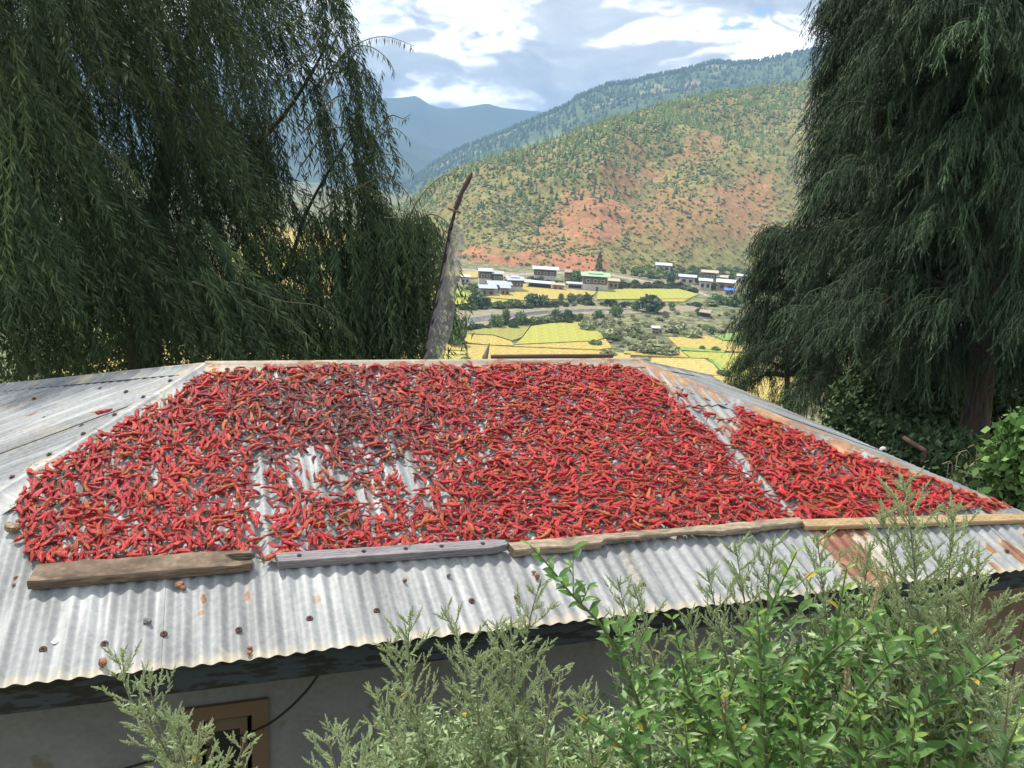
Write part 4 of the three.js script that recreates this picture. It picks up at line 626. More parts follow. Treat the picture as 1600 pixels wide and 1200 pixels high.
const podCols = { red: [[0.84, 0.042, 0.036], [0.88, 0.07, 0.036], [0.7, 0.026, 0.032], [0.84, 0.036, 0.05]], orange: [[0.82, 0.14, 0.028], [0.85, 0.2, 0.04]], dark: [[0.4, 0.024, 0.03], [0.26, 0.02, 0.028]], yellow: [[0.6, 0.3, 0.06]] };
const podMats = {}; for (const [k, l] of Object.entries(podCols)) podMats[k] = l.map(c => phys({ ...podLook, color: rgb(...c), map: redTex }));
const podTint = phys({ ...podLook, map: redTex }), stemMat = std({ color: rgb(0.15, 0.14, 0.05), roughness: 0.8 });
{
  const R = rng(4242), poly = [[40, 762], [62, 738], [150, 692], [232, 642], [312, 592], [335, 586], [440, 580], [560, 574], [640, 569], [700, 573], [740, 576], [830, 575], [970, 577], [1012, 590], [1150, 642], [1240, 678], [1320, 712], [1400, 734], [1500, 773], [1588, 800], [1582, 809], [1480, 813], [1250, 818], [1235, 822], [1000, 846], [800, 858], [790, 854], [440, 875], [425, 880], [395, 866], [72, 888], [50, 880], [40, 850], [30, 800]].map(p => onRoof(...p));
  const bare = [[1015, 584], [1060, 600], [1150, 640], [1140, 690], [1185, 740], [1240, 800], [1228, 815], [1165, 750], [1125, 695], [1085, 662], [1040, 625]].map(p => onRoof(...p));
  const inPoly = (P, x, y) => { let c = false; for (let i = 0, j = P.length - 1; i < P.length; j = i++) if ((P[i][1] > y) !== (P[j][1] > y) && x < (P[j][0] - P[i][0]) * (y - P[i][1]) / (P[j][1] - P[i][1]) + P[i][0]) c = !c; return c; };
  const blob = (x, y, cx, cy, rx, ry) => Math.exp(-(((x - cx) / rx) ** 2 + ((y - cy) / ry) ** 2));
  const cell = 0.008, gx = 980, gy = 330, H = new Float32Array(gx * gy), hi = (s, w) => { const i = Math.floor((s + 2.1) / cell), j = Math.floor(w / cell); return i < 0 || j < 0 || i >= gx || j >= gy ? -1 : j * gx + i; };
  const made = [], q = V(0, 0, 0);
  const near = (name, tries) => { };
  for (let i = 0; i < 110000 && made.length < 7500; i++) {
    const s = lerp(-1.15, 4.95, R()), w = lerp(0.5, 2.35, R()); if (!inPoly(poly, s, w)) continue;
    const [x, y] = toPx(roofAt(s, w));
    let dens = 1 - 0.66 * blob(x, y, 540, 780, 190, 95) * (0.85 + 0.3 * clamp(0.5 + 2 * N3(s * 9, w * 9, 4))) - 0.45 * blob(x, y, 465, 720, 75, 40) - 0.35 * blob(x, y, 650, 740, 70, 60) - 0.25 * blob(x, y, 850, 850, 90, 30);
    dens -= 0.95 * Math.exp(-(((s - 0.215) / 0.036) ** 2)) * sstep(1.5, 1.2, w);
    dens -= 0.8 * blob(x, y, 735, 585, 14, 16) + 0.9 * blob(x, y, 792, 692, 14, 14) + 0.6 * blob(x, y, 360, 606, 12, 14) + 0.5 * blob(x, y, 910, 835, 16, 20);
    if (inPoly(bare, s, w)) dens = 0.035;
    if (x > 1240) dens *= 0.72;
    if (R() > dens) continue;
    const v = Math.floor(R() * NV), L = (0.06 + 0.052 * R()) * (x > 1150 ? 1.1 : 1) * (R() < 0.12 ? 0.7 : 1), along = R() < 0.3; let turn = along ? Math.PI / 2 + (R() - 0.5) * 0.5 + (R() < 0.5 ? Math.PI : 0) : R() * 6.2832;
    if (x > 740) turn = (R() < 0.5 ? 0 : Math.PI) + 0.9 * N3(s * 2, w * 2, 9) + (R() - 0.5) * 2.5;
    const ca = Math.cos(turn), sa = Math.sin(turn) * CT, r = chPlain[v].rad * L; let hs = [], top = 0;
    for (let k = -3; k <= 3; k++) { const id = hi(s + ca * k * L * 0.15, w + sa * k * L * 0.15); const h = id < 0 ? 0 : H[id]; hs.push(h); if (h > top) top = h; }
    if (top > 0.03 && R() < 0.9) continue;
    const avg = hs.reduce((a, b) => a + b, 0) / 7, h0 = Math.max(avg, top * 0.72), slope = Math.atan2((hs[5] + hs[6] - hs[0] - hs[1]) / 2, L * 0.75) * 0.8;
    for (let k = -3; k <= 3; k++) for (let e = -1; e <= 1; e++) { const id = hi(s + ca * k * L * 0.15 - sa * e * cell, w + sa * k * L * 0.15 + ca * e * cell); if (id >= 0) H[id] = Math.max(H[id], h0 + r * 1.5); }
    const base = top > 0.004 ? AMP * 0.9 : Math.abs(Math.sin(turn)) > 0.85 ? wave(s) * 0.8 : AMP * 0.9;
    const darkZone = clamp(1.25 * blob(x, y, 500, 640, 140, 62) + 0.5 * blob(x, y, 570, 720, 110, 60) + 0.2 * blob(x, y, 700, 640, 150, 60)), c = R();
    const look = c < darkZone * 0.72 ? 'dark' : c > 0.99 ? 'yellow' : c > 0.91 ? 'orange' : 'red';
    made.push({ s, w, x, y, v, L, turn, h: h0 + base + r * 0.92 + 0.006, slope: slope + (R() - 0.5) * 0.12, roll: (R() - 0.5) * 1.4, look, c: R() });
  }
  const matrixOf = (o) => frameAt(o.s, o.w, o.h, o.turn).multiply(new THREE.Matrix4().makeRotationZ(o.slope)).multiply(new THREE.Matrix4().makeRotationX(o.roll * 0.5)).scale(q.set(o.L, o.L * (0.85 + 0.4 * ((o.c * 13.7) % 1)), o.L * (0.8 + 0.5 * ((o.c * 5.1) % 1))));
  made.forEach(o => { o.size = o.L / roofAt(o.s, o.w).distanceTo(camera.position) + o.h * 0.2; });
  const one = [...made].sort((a, b) => b.size - a.size).slice(0, 298);
  // two strays off the heap
  for (const [px, py] of [[1108, 650], [165, 654]]) { const stray = { v: 2, L: 0.1, turn: px > 500 ? -0.5 : 0.25, slope: 0, roll: 0, look: 'red', c: 0.5 }; [stray.s, stray.w] = onRoof(px, py); stray.h = AMP + 0.014; stray.stray = px; if (px < 500) { stray.h += 0.03; } one.push(stray); }
  const chosen = new Set(one);
  const word = { red: 'bright red', orange: 'orange tinged', dark: 'dark maroon dried', yellow: 'yellow' };
  for (const o of one) {
    const where = o.stray ? (o.stray > 500 ? 'lying alone on bare iron beside the rusty hip flashing' : 'lying alone beyond the hip flashing') : o.x < 415 ? 'drying behind the thick brown plank' : o.x < 790 ? 'drying behind the grey plank with holes' : o.x < 1240 ? 'drying behind the long rough plank' : 'drying behind the clean yellow plank';
    const g = thing('chilli_pepper', `${word[o.look]} wrinkled chilli ${where}`, 'chilli', null, 'chillies drying on the roof'); matrixOf(o).decompose(g.position, g.quaternion, g.scale);
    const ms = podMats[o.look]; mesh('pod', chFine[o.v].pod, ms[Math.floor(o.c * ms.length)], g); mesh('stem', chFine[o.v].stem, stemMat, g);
  }
  const rest = made.filter(o => !chosen.has(o)), g = new THREE.Group(); g.name = 'chilli_heap'; g.userData = { kind: 'stuff', label: 'thick spread of red chillies drying on the corrugated roof', category: 'chillies' }; scene.add(g);
  for (let v = 0; v < NV; v++) { const sub = rest.filter(o => o.v === v), mats = sub.map(matrixOf);
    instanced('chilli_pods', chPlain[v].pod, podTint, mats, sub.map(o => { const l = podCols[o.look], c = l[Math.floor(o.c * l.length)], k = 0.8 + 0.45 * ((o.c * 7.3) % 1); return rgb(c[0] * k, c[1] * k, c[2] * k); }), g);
    instanced('chilli_stems', chPlain[v].stem, stemMat, mats, null, g); }
  console.log('chillies', made.length, 'single', one.length);
}
// ---------------------------------------------------------------- weeping willow and weeping cypresses
const barkTex = tex(256, 512, (u, v) => { const a = u * 6.2832, n = fbm(Math.cos(a) * 2.5, Math.sin(a) * 2.5, v * 3, 4), m = fbm(Math.cos(a) * 7, Math.sin(a) * 7, v * 5, 3); return mix3([0.24, 0.2, 0.18], [0.42, 0.37, 0.34], clamp(0.5 + n + m)); });
const barkMat = std({ map: barkTex, roughness: 1, bumpMap: barkTex, bumpScale: 0.02 });
function willowFrond(seed, leaves = 38) { // hangs from the origin along -y, drifting towards +x
  const R = rng(seed), tri = [], pts = [];
  for (let i = 0; i <= 7; i++) { const t = i / 7; pts.push(V(0.16 * Math.sin(t * 1.6) + 0.02 * (R() - 0.5), -1.1 * t + 0.1 * Math.sin(t * 3.1), 0.05 * (R() - 0.5) * t)); }
  const c = new THREE.CatmullRomCurve3(pts);
  for (let i = 0; i < leaves; i++) {
    const t = 0.04 + 0.95 * (i + R() * 0.6) / leaves, p = c.getPoint(Math.min(t, 1)), sd = i % 2 ? 1 : -1, a = R() * 6.28, L = 0.062 + 0.045 * R(), w = 0.0055 + 0.0025 * R();
    const d = V(Math.cos(a) * 0.75 * sd + 0.2, -0.75 - 0.35 * R(), Math.sin(a) * 0.75).normalize(), side = V(R() - 0.5, 0.3 * (R() - 0.5), R() - 0.5).cross(d).normalize(), m = p.clone().addScaledVector(d, L * 0.45), e = p.clone().addScaledVector(d, L).add(V(0, -L * 0.15, 0));
    const l = m.clone().addScaledVector(side, w), r = m.clone().addScaledVector(side, -w);
    for (const q of [p, l, r, l, e, r]) tri.push(q.x, q.y, q.z);
  }
  const g = geoFrom(tri, null, new Array(tri.length / 3 * 2).fill(0)); return merge([g, tube(c.getPoints(6), [0.004, 0.0035, 0.003, 0.0025, 0.002, 0.0015, 0.001], 3, false)]);
}
function twigLeaves(curve, n, R, tri, L0 = 0.085) { // leaves hung along an arching twig
  for (let i = 0; i < n; i++) { const t = 0.1 + 0.9 * (i + R()) / n, p = curve.getPoint(Math.min(1, t)), a = R() * 6.28, L = L0 * (0.7 + 0.6 * R()), w = L * 0.075, d = V(Math.cos(a) * 0.4 + 0.15, -1, Math.sin(a) * 0.4).normalize(), side = V(R() - 0.5, 0, R() - 0.5).cross(d).normalize(), m = p.clone().addScaledVector(d, L * 0.45), e = p.clone().addScaledVector(d, L), l = m.clone().addScaledVector(side, w), r = m.clone().addScaledVector(side, -w); for (const q of [p, l, r, l, e, r]) tri.push(q.x, q.y, q.z); }
}
const leafSheet = (c, rough = 0.55, through = 0.3) => phys({ color: rgb(...c), roughness: rough, transmission: through, thickness: 0, ior: 1.3 });
const willowMat = phys({ color: rgb(1, 1, 1), roughness: 0.7, specularIntensity: 0.45 }), needleMat = std({ color: rgb(1, 1, 1), roughness: 0.9 });
{
  const base = at(205, 700, 11.6); base.y = groundY(base.x, base.z) - 0.1;
  const g = thing('weeping_willow', 'tall weeping willow with long hanging leafy twigs behind the roof', 'tree'), R = rng(300);
  const limb = (list, r0, r1) => { const pts = smoothLine(list.map(([x, y, D]) => at(x, y, D)), 18); mesh('limb', tube(pts, pts.map((_, i) => lerp(r0, r1, i / 18)), 8), barkMat, g); return pts; };
  const t0 = at(225, 520, 11.5), tr = smoothLine([base, base.clone().lerp(t0, 0.5).add(V(0.1, 0, 0)), t0], 14); mesh('trunk', tube(tr, tr.map((_, i) => lerp(0.3, 0.2, i / 14)), 12), barkMat, g);
  limb([[225, 530, 11.5], [275, 420, 11.2], [350, 280, 10.8], [440, 185, 10.2], [500, 90, 9.8], [520, 40, 9.7]], 0.055, 0.004);
  limb([[226, 525, 11.5], [330, 490, 11], [450, 425, 10], [560, 385, 9.5], [640, 345, 9.2]], 0.085, 0.004);
  limb([[225, 520, 11.5], [170, 320, 11.6], [110, 130, 11.4], [60, -120, 11.2]], 0.15, 0.06);
  limb([[228, 500, 11.5], [255, 270, 11.2], [300, 60, 11], [330, -160, 11]], 0.14, 0.05);
  limb([[228, 520, 11.4], [330, 515, 10], [430, 462, 9.2], [520, 470, 8.9], [600, 500, 8.8]], 0.04, 0.004);
  limb([[270, 420, 11.2], [200, 395, 10], [225, 410, 9.3], [275, 385, 9]], 0.05, 0.012);
  limb([[450, 425, 10], [480, 330, 9.8], [530, 240, 9.6], [570, 170, 9.5]], 0.025, 0.004);
  const tri = [], twigs = [];
  for (const [list, D, n] of [[[[470, 160], [520, 105], [560, 68], [600, 57], [648, 72]], 9.4, 46], [[[500, 160], [540, 80], [575, 72], [605, 92], [618, 116]], 9.3, 40], [[[500, 140], [525, 60], [545, 42], [562, 36]], 9.4, 14], [[[540, 260], [590, 242], [625, 246], [648, 270]], 9.1, 26], [[[550, 300], [600, 276], [635, 300], [652, 335]], 9, 36], [[[630, 360], [655, 310], [690, 276], [728, 266]], 8.9, 24], [[[590, 200], [612, 180], [630, 185], [642, 178]], 9.2, 12], [[[585, 180], [592, 140], [598, 110]], 9.2, 16], [[[590, 215], [615, 200], [640, 218]], 9.2, 12], [[[640, 350], [675, 335], [700, 350], [704, 385]], 8.8, 34], [[[440, 10], [500, -10], [525, 20], [540, 50]], 9.4, 60], [[[430, 60], [480, 20], [520, 50], [535, 110]], 9.3, 70], [[[440, 120], [500, 70], [545, 90], [575, 150]], 9.3, 80], [[[470, 210], [530, 150], [575, 160], [600, 230]], 9.2, 80], [[[470, 260], [520, 200], [570, 215], [590, 290]], 9.2, 70], [[[500, 330], [560, 290], [600, 310], [625, 370]], 9, 70], [[[400, 60], [450, 40], [490, 80], [500, 140]], 9.5, 60], [[[480, -30], [515, -20], [535, 0], [541, 18]], 9.4, 22], [[[600, 340], [640, 345], [668, 370], [680, 420]], 8.8, 44], [[[300, 440], [380, 470], [450, 500], [500, 540]], 8.3, 60], [[[360, 440], [440, 470], [500, 480], [560, 530]], 8.4, 60], [[[130, 130], [170, 105], [215, 120], [240, 160]], 8.2, 60], [[[80, 165], [150, 220], [200, 260], [225, 300]], 8.2, 60]]) { const c = new THREE.CatmullRomCurve3(list.map(([x, y]) => at(x, y, D))); twigs.push(tube(c.getPoints(16), [...Array(17)].map((_, i) => lerp(0.009, 0.002, i / 16)), 4, false)); twigLeaves(c, n, R, tri); }
  mesh('twigs', merge(twigs), std({ color: rgb(0.13, 0.12, 0.06) }), g);
  const greens = [[0.05, 0.08, 0.034], [0.06, 0.094, 0.038], [0.042, 0.069, 0.032], [0.078, 0.11, 0.04]];
  mesh('leaves', geoFrom(tri, null, new Array(tri.length / 3 * 2).fill(0)), leafSheet([0.13, 0.17, 0.07]), g).userData.kind = 'stuff';
  const F = [[], [], [], []], C = [[], [], [], []];
  const put = (px, py, D, slant, bright = 1) => { const p = at(px, py, D), v = Math.floor(R() * 4), s = 0.7 + 0.55 * R(), k = (0.7 + 0.5 * R()) * bright, c = greens[Math.floor(R() * 4)]; const q = new THREE.Quaternion().setFromEuler(new THREE.Euler(0.2 * (R() - 0.5), 0, slant + 0.25 * (R() - 0.5))).multiply(new THREE.Quaternion().setFromEuler(new THREE.Euler(0, (R() - 0.5) * 2.6, 0))); F[v].push(new THREE.Matrix4().compose(p, q, V(s, s, s))); C[v].push(rgb(c[0] * k, c[1] * k, c[2] * k)); };
  const box = (x0, x1, y0, y1, D0_, D1_, n, slant) => { for (let i = 0; i < n; i++) { const x = lerp(x0, x1, R()), y = lerp(y0, y1, R()), gap = fbm(x * 0.012, y * 0.008, 7, 3); if (gap < -0.2) continue; put(x, y, lerp(D0_, D1_, R()), slant + 0.5 * fbm(x * 0.008, y * 0.008, 3, 2)); } };
  const ell = (cx, cy, rx, ry, D0_, D1_, n, slant) => { for (let i = 0; i < n; i++) { const a = R() * 6.28, q = Math.sqrt(R()); put(cx + Math.cos(a) * rx * q, cy + Math.sin(a) * ry * q, lerp(D0_, D1_, R()), slant); } };
  box(-180, 420, -240, 470, 10.4, 12.6, 2300, 0.12); box(-150, 420, 260, 480, 9.6, 12, 800, 0.12); ell(590, 430, 80, 70, 9.3, 10, 160, 0.05);
  // leafy boughs: each arches out and lets its own curtain of twigs hang
  const bough = (x0, y0, dx, rise, drop, D, n, slant, k) => { for (let i = 0; i < n; i++) { const t = Math.pow(R(), 0.8), x = x0 + dx * t, y = y0 - rise * Math.sin(t * 2.2) + drop * t * t; put(x + (R() - 0.5) * 12, y + (R() - 0.5) * 16, D + (R() - 0.5) * 0.7, slant * (0.4 + t) + 0.3 * (R() - 0.5), k); } };
  for (let i = 0; i < 84; i++) { const x0 = lerp(-150, 300, R()), y0 = lerp(-190, 420, R()), dir = R() < 0.7 ? 1 : -1; bough(x0, y0, dir * (60 + 120 * R()), 20 + 40 * R(), 30 + 80 * R(), lerp(8.2, 11, R()), 14 + Math.floor(22 * R()), dir * (0.15 + 0.3 * R()), 0.65 + 0.7 * R()); }
  for (const [x0, y0, dx, rise, drop, D, n, sl] of [[370, 60, 100, 40, 60, 9.6, 30, 0.1], [400, -60, 120, 40, 60, 9.4, 40, 0.15], [430, -110, 90, 20, 60, 9.4, 26, 0.1], [350, 190, 90, 30, 50, 9.7, 40, 0.1], [470, 150, 110, 70, 20, 9.3, 44, 0.12], [490, 180, 90, 40, 60, 9.3, 40, 0.1], [500, 235, 75, 20, 60, 9.4, 30, 0.05], [440, 330, 60, 30, 60, 9.6, 24, 0.05], [530, 370, 130, 40, 30, 9, 110, 0.1], [540, 420, 110, 30, 40, 8.9, 90, 0.08], [500, 470, 120, 20, 20, 8.8, 80, 0.1], [600, 350, 85, 30, 30, 8.8, 66, 0.08], [560, 330, 60, 20, 40, 9.2, 40, 0.05], [470, 350, 90, 30, 40, 9.3, 54, 0.08], [510, 300, 90, 30, 50, 9.4, 46, 0.08], [450, 400, 110, 30, 30, 9.1, 60, 0.1], [380, 380, 100, 30, 60, 9.2, 60, 0.15], [330, 450, 130, 20, 20, 8.8, 70, 0.25], [250, 440, 120, 30, 40, 8.6, 60, 0.3], [390, 450, 90, 10, 30, 9.4, 60, 0.1]]) bough(x0, y0, dx, rise, drop, D, n, sl, 0.7 + 0.6 * R());
  for (let v = 0; v < 4; v++) instanced('crown', willowFrond(40 + v), willowMat, F[v], C[v], g).userData.kind = 'stuff';
}
function cypressSpray(seed) { // a bough tip that arches out along +x and drops feathery branchlets
  const R = rng(seed), tri = [], c = new THREE.CatmullRomCurve3([V(0, 0, 0), V(0.2, 0.07, 0), V(0.38, 0.02, 0.03), V(0.5, -0.12, 0.02), V(0.56, -0.3, 0)]);
  const strip = (p, d, L, w, sag) => { let prev = p; const side = V(d.z, 0.2, -d.x).normalize().multiplyScalar(w); for (let k = 1; k <= 2; k++) { const f = k / 2, q = p.clone().addScaledVector(d, L * f).add(V(0, -sag * f * f, 0)), w0 = 1.1 - (f - 0.5), w1 = 1.1 - f; for (const z of [prev.clone().addScaledVector(side, w0), prev.clone().addScaledVector(side, -w0), q.clone().addScaledVector(side, w1), prev.clone().addScaledVector(side, -w0), q.clone().addScaledVector(side, -w1), q.clone().addScaledVector(side, w1)]) tri.push(z.x, z.y, z.z); prev = q; } };
  for (let i = 0; i < 15; i++) { // hanging branchlets, each feathered with short side threads
    const t = 0.1 + 0.9 * (i + R()) / 15, p = c.getPoint(Math.min(1, t)), L = (0.1 + 0.18 * R()), a = R() * 6.28, dir = V(Math.cos(a) * 0.5 + 0.2, -1, Math.sin(a) * 0.5).normalize(); strip(p, dir, L, 0.005, 0.02);
    const n = 4 + Math.floor(L * 16); for (let k = 0; k < n; k++) { const f = (k + R()) / n, b = R() * 6.28, q = p.clone().addScaledVector(dir, L * f), d = dir.clone().add(V(Math.cos(b), 0.1, Math.sin(b)).multiplyScalar(0.55)).normalize(); strip(q, d, (0.03 + 0.05 * R()) * (1.15 - 0.5 * f), 0.0055, 0.008); }
  }
  return merge([geoFrom(tri, null, new Array(tri.length / 3 * 2).fill(0)), tube(c.getPoints(6), [0.006, 0.005, 0.004, 0.004, 0.003, 0.002, 0.001], 3, false)]);
}
const sprays = [cypressSpray(61), cypressSpray(62), cypressSpray(63)];
function cypress(label, px, D, trunkPx, radii, yTop, yLow, reach, nB, perB, seed) { // boughs in loose tiers round the trunk
  const g = thing('weeping_cypress', label, 'tree', null, 'weeping cypresses beside the house'), R = rng(seed), base = at(px, 700, D); base.y = groundY(base.x, base.z) - 0.15;
  const pts = smoothLine([base, ...trunkPx.map(([x, y]) => at(x, y, D))], 30); mesh('trunk', tube(pts, pts.map((_, i) => lerp(radii[0], radii[1], i / 30)), 12), barkMat, g);
  const yT = at(px, yTop, D).y, yL = at(px, yLow, D).y, axis = (y) => { for (let i = 1; i < pts.length; i++) if (pts[i].y >= y) return pts[i - 1].clone().lerp(pts[i], (y - pts[i - 1].y) / (pts[i].y - pts[i - 1].y)); return pts[pts.length - 1].clone(); };
  const F = [[], [], []], C = [[], [], []];
  for (let i = 0; i < nB; i++) {
    const tier = Math.floor(i / 7), h = clamp((tier + 0.35 * R()) / (nB / 7)), p = axis(lerp(yL, yT, h)), a = i * 2.4 + R() * 0.9, L = Math.max(0.12, (reach(h) - 0.3) * (0.5 + 0.65 * R())), out = V(Math.cos(a), 0, Math.sin(a)), e = p.clone().addScaledVector(out, L).add(V(0, -0.12 * L - 0.2 * R(), 0)), m = p.clone().lerp(e, 0.55).add(V(0, 0.2 * L, 0)), c = new THREE.CatmullRomCurve3([p, m, e]), q = c.getPoints(8), tone = 0.7 + 0.6 * R();
    mesh('bough', tube(q, q.map((_, k) => lerp(0.035, 0.006, k / 8)), 5), barkMat, g);
    for (let k = 0; k < perB; k++) { const t = 0.15 + 0.85 * Math.sqrt(R()), o = c.getPoint(t), yaw = -(a + (R() - 0.5) * 3), s = 0.5 + 0.55 * R(), v = k % 3, bright = tone * (0.7 + 0.5 * R() + (R() < 0.12 ? 0.7 : 0)); F[v].push(new THREE.Matrix4().compose(o.add(V(0, (R() - 0.5) * 0.16, 0)), new THREE.Quaternion().setFromEuler(new THREE.Euler(0.2 * (R() - 0.5), yaw, 0.35 * (R() - 0.5), 'YXZ')), V(s, s * (0.8 + 0.5 * R()), s))); C[v].push(rgb(0.036 * bright, 0.064 * bright, 0.028 * bright)); }
  }
  for (let v = 0; v < 3; v++) instanced('crown', sprays[v], needleMat, F[v], C[v], g).userData.kind = 'stuff';
}
cypress('large weeping cypress with a thick grey trunk beside the house', 1490, 11, [[1516, 700], [1532, 600], [1558, 350], [1572, 50], [1580, -200]], [0.19, 0.07], -230, 540, (h) => lerp(2.05, 1.5, h) * (h < 0.1 ? 0.6 + h * 4 : 1), 140, 38, 71);
cypress('slimmer weeping cypress behind the large one with its top above the hills', 1440, 12.6, [[1446, 640], [1452, 400], [1456, 100], [1458, -200]], [0.12, 0.05], -200, 520, (h) => 1.1 - 0.2 * h, 91, 28, 72);
cypress('weeping cypress with a thin dark trunk nearest the valley', 1326, 14, [[1332, 680], [1337, 580], [1345, 350], [1350, 80], [1352, -120]], [0.11, 0.04], -60, 600, (h) => h < 0.45 ? lerp(1.6, 1.0, h / 0.45) : lerp(0.85, 0.4, (h - 0.45) / 0.55), 112, 26, 81);
cypress('small pointed weeping cypress in front of the terraced fields', 1222, 16, [[1228, 640], [1231, 500], [1234, 345]], [0.08, 0.008], 335, 590, (h) => lerp(1.35, 0.3, h), 49, 24, 91);

// ---------------------------------------------------------------- shrubs and grass under the cypresses
const leafCluster = (seed, n, L, w) => { const R = rng(seed), tri = []; for (let i = 0; i < n; i++) { const p = V(R() - 0.5, R() - 0.5, R() - 0.5).multiplyScalar(0.24), d = V(R() - 0.5, R() * 0.7 - 0.25, R() - 0.5).normalize(), side = V(R() - 0.5, R() * 0.6, R() - 0.5).cross(d).normalize(), s = L * (0.7 + 0.6 * R()), m = p.clone().addScaledVector(d, s * 0.45), e = p.clone().addScaledVector(d, s), l = m.clone().addScaledVector(side, s * w), r = m.clone().addScaledVector(side, -s * w); for (const q of [p, l, r, l, e, r]) tri.push(q.x, q.y, q.z); } return geoFrom(tri, null, new Array(tri.length / 3 * 2).fill(0)); };
const clusters = [leafCluster(101, 16, 0.075, 0.28), leafCluster(102, 16, 0.075, 0.28)];
function shrub(label, px, py, rx, ry, D, n, col, seed, cl = clusters, size = 1) {
  const R = rng(seed), c = at(px, py, D), g = thing('leafy_shrub', label, 'shrub', V(c.x, groundY(c.x, c.z), c.z), 'shrubs beside the house'), k = D / FPX, F = [[], []], C = [[], []];
  for (let i = 0; i < n; i++) { const a = R() * 6.28, z = R() * 2 - 1, s = Math.sqrt(1 - z * z), q = Math.cbrt(0.25 + 0.75 * R()), lump = 1 + 0.45 * N3(Math.cos(a) * s * 2 + seed, z * 2, Math.sin(a) * s * 2); const p = V(Math.cos(a) * s * rx * k * q * lump, z * ry * k * q * lump, Math.sin(a) * s * rx * k * q * lump * 0.8).add(c).sub(g.position), b = 0.6 + 0.8 * R(), v = i % 2, sc = size * (0.7 + 0.6 * R()); if (p.y < 0.02) continue; F[v].push(new THREE.Matrix4().compose(p, new THREE.Quaternion().setFromEuler(new THREE.Euler(0.6 * R(), R() * 6.28, 0.6 * R())), V(sc, sc, sc))); C[v].push(rgb(col[0] * b, col[1] * b, col[2] * b)); }
  for (let v = 0; v < 2; v++) instanced('crown', cl[v], willowMat, F[v], C[v], g).userData.kind = 'stuff';
  for (let i = 0; i < 5; i++) { const a = R() * 6.28, e = V(Math.cos(a) * rx * k * 0.6, c.y - g.position.y + (R() - 0.3) * ry * k * 0.6, Math.sin(a) * rx * k * 0.5), b = V(Math.cos(a) * 0.1, -0.05, Math.sin(a) * 0.1); mesh('stem', tube(smoothLine([b, b.clone().lerp(e, 0.5).add(V(0, 0.2, 0)), e], 8), [...Array(9)].map((_, q) => lerp(0.025, 0.006, q / 8)), 5), barkMat, g); }
}
shrub('dark glossy shrub in front of the thin cypress trunk', 1385, 640, 75, 62, 12, 800, [0.075, 0.12, 0.05], 401);
shrub('dark green shrub between the two cypress trunks', 1455, 640, 62, 70, 12.5, 800, [0.07, 0.115, 0.045], 402);
shrub('tall shrub behind the thick cypress trunk', 1575, 620, 75, 95, 13, 1000, [0.07, 0.12, 0.045], 403);
shrub('low shrub along the roof edge under the thin cypress', 1345, 690, 55, 36, 10.8, 420, [0.075, 0.12, 0.05], 404);
shrub('feathery low shrub at the foot of the thick cypress trunk', 1480, 735, 70, 42, 9.6, 620, [0.06, 0.105, 0.045], 405);
shrub('dark low shrub beside the rusty beam', 1410, 715, 50, 40, 10.4, 420, [0.07, 0.11, 0.05], 406);
shrub('bright green broad leaved shrub beside the roof corner', 1606, 715, 38, 55, 7.6, 300, [0.13, 0.23, 0.065], 407, [leafCluster(111, 9, 0.085, 0.3), leafCluster(112, 9, 0.085, 0.3)], 1);
shrub('weedy shrub under the bright green shrub at the roof corner', 1560, 790, 70, 40, 8, 420, [0.1, 0.14, 0.06], 408);
shrub('broad shrub filling the gap behind the willow', 330, 560, 330, 90, 13.5, 1500, [0.07, 0.11, 0.045], 409);
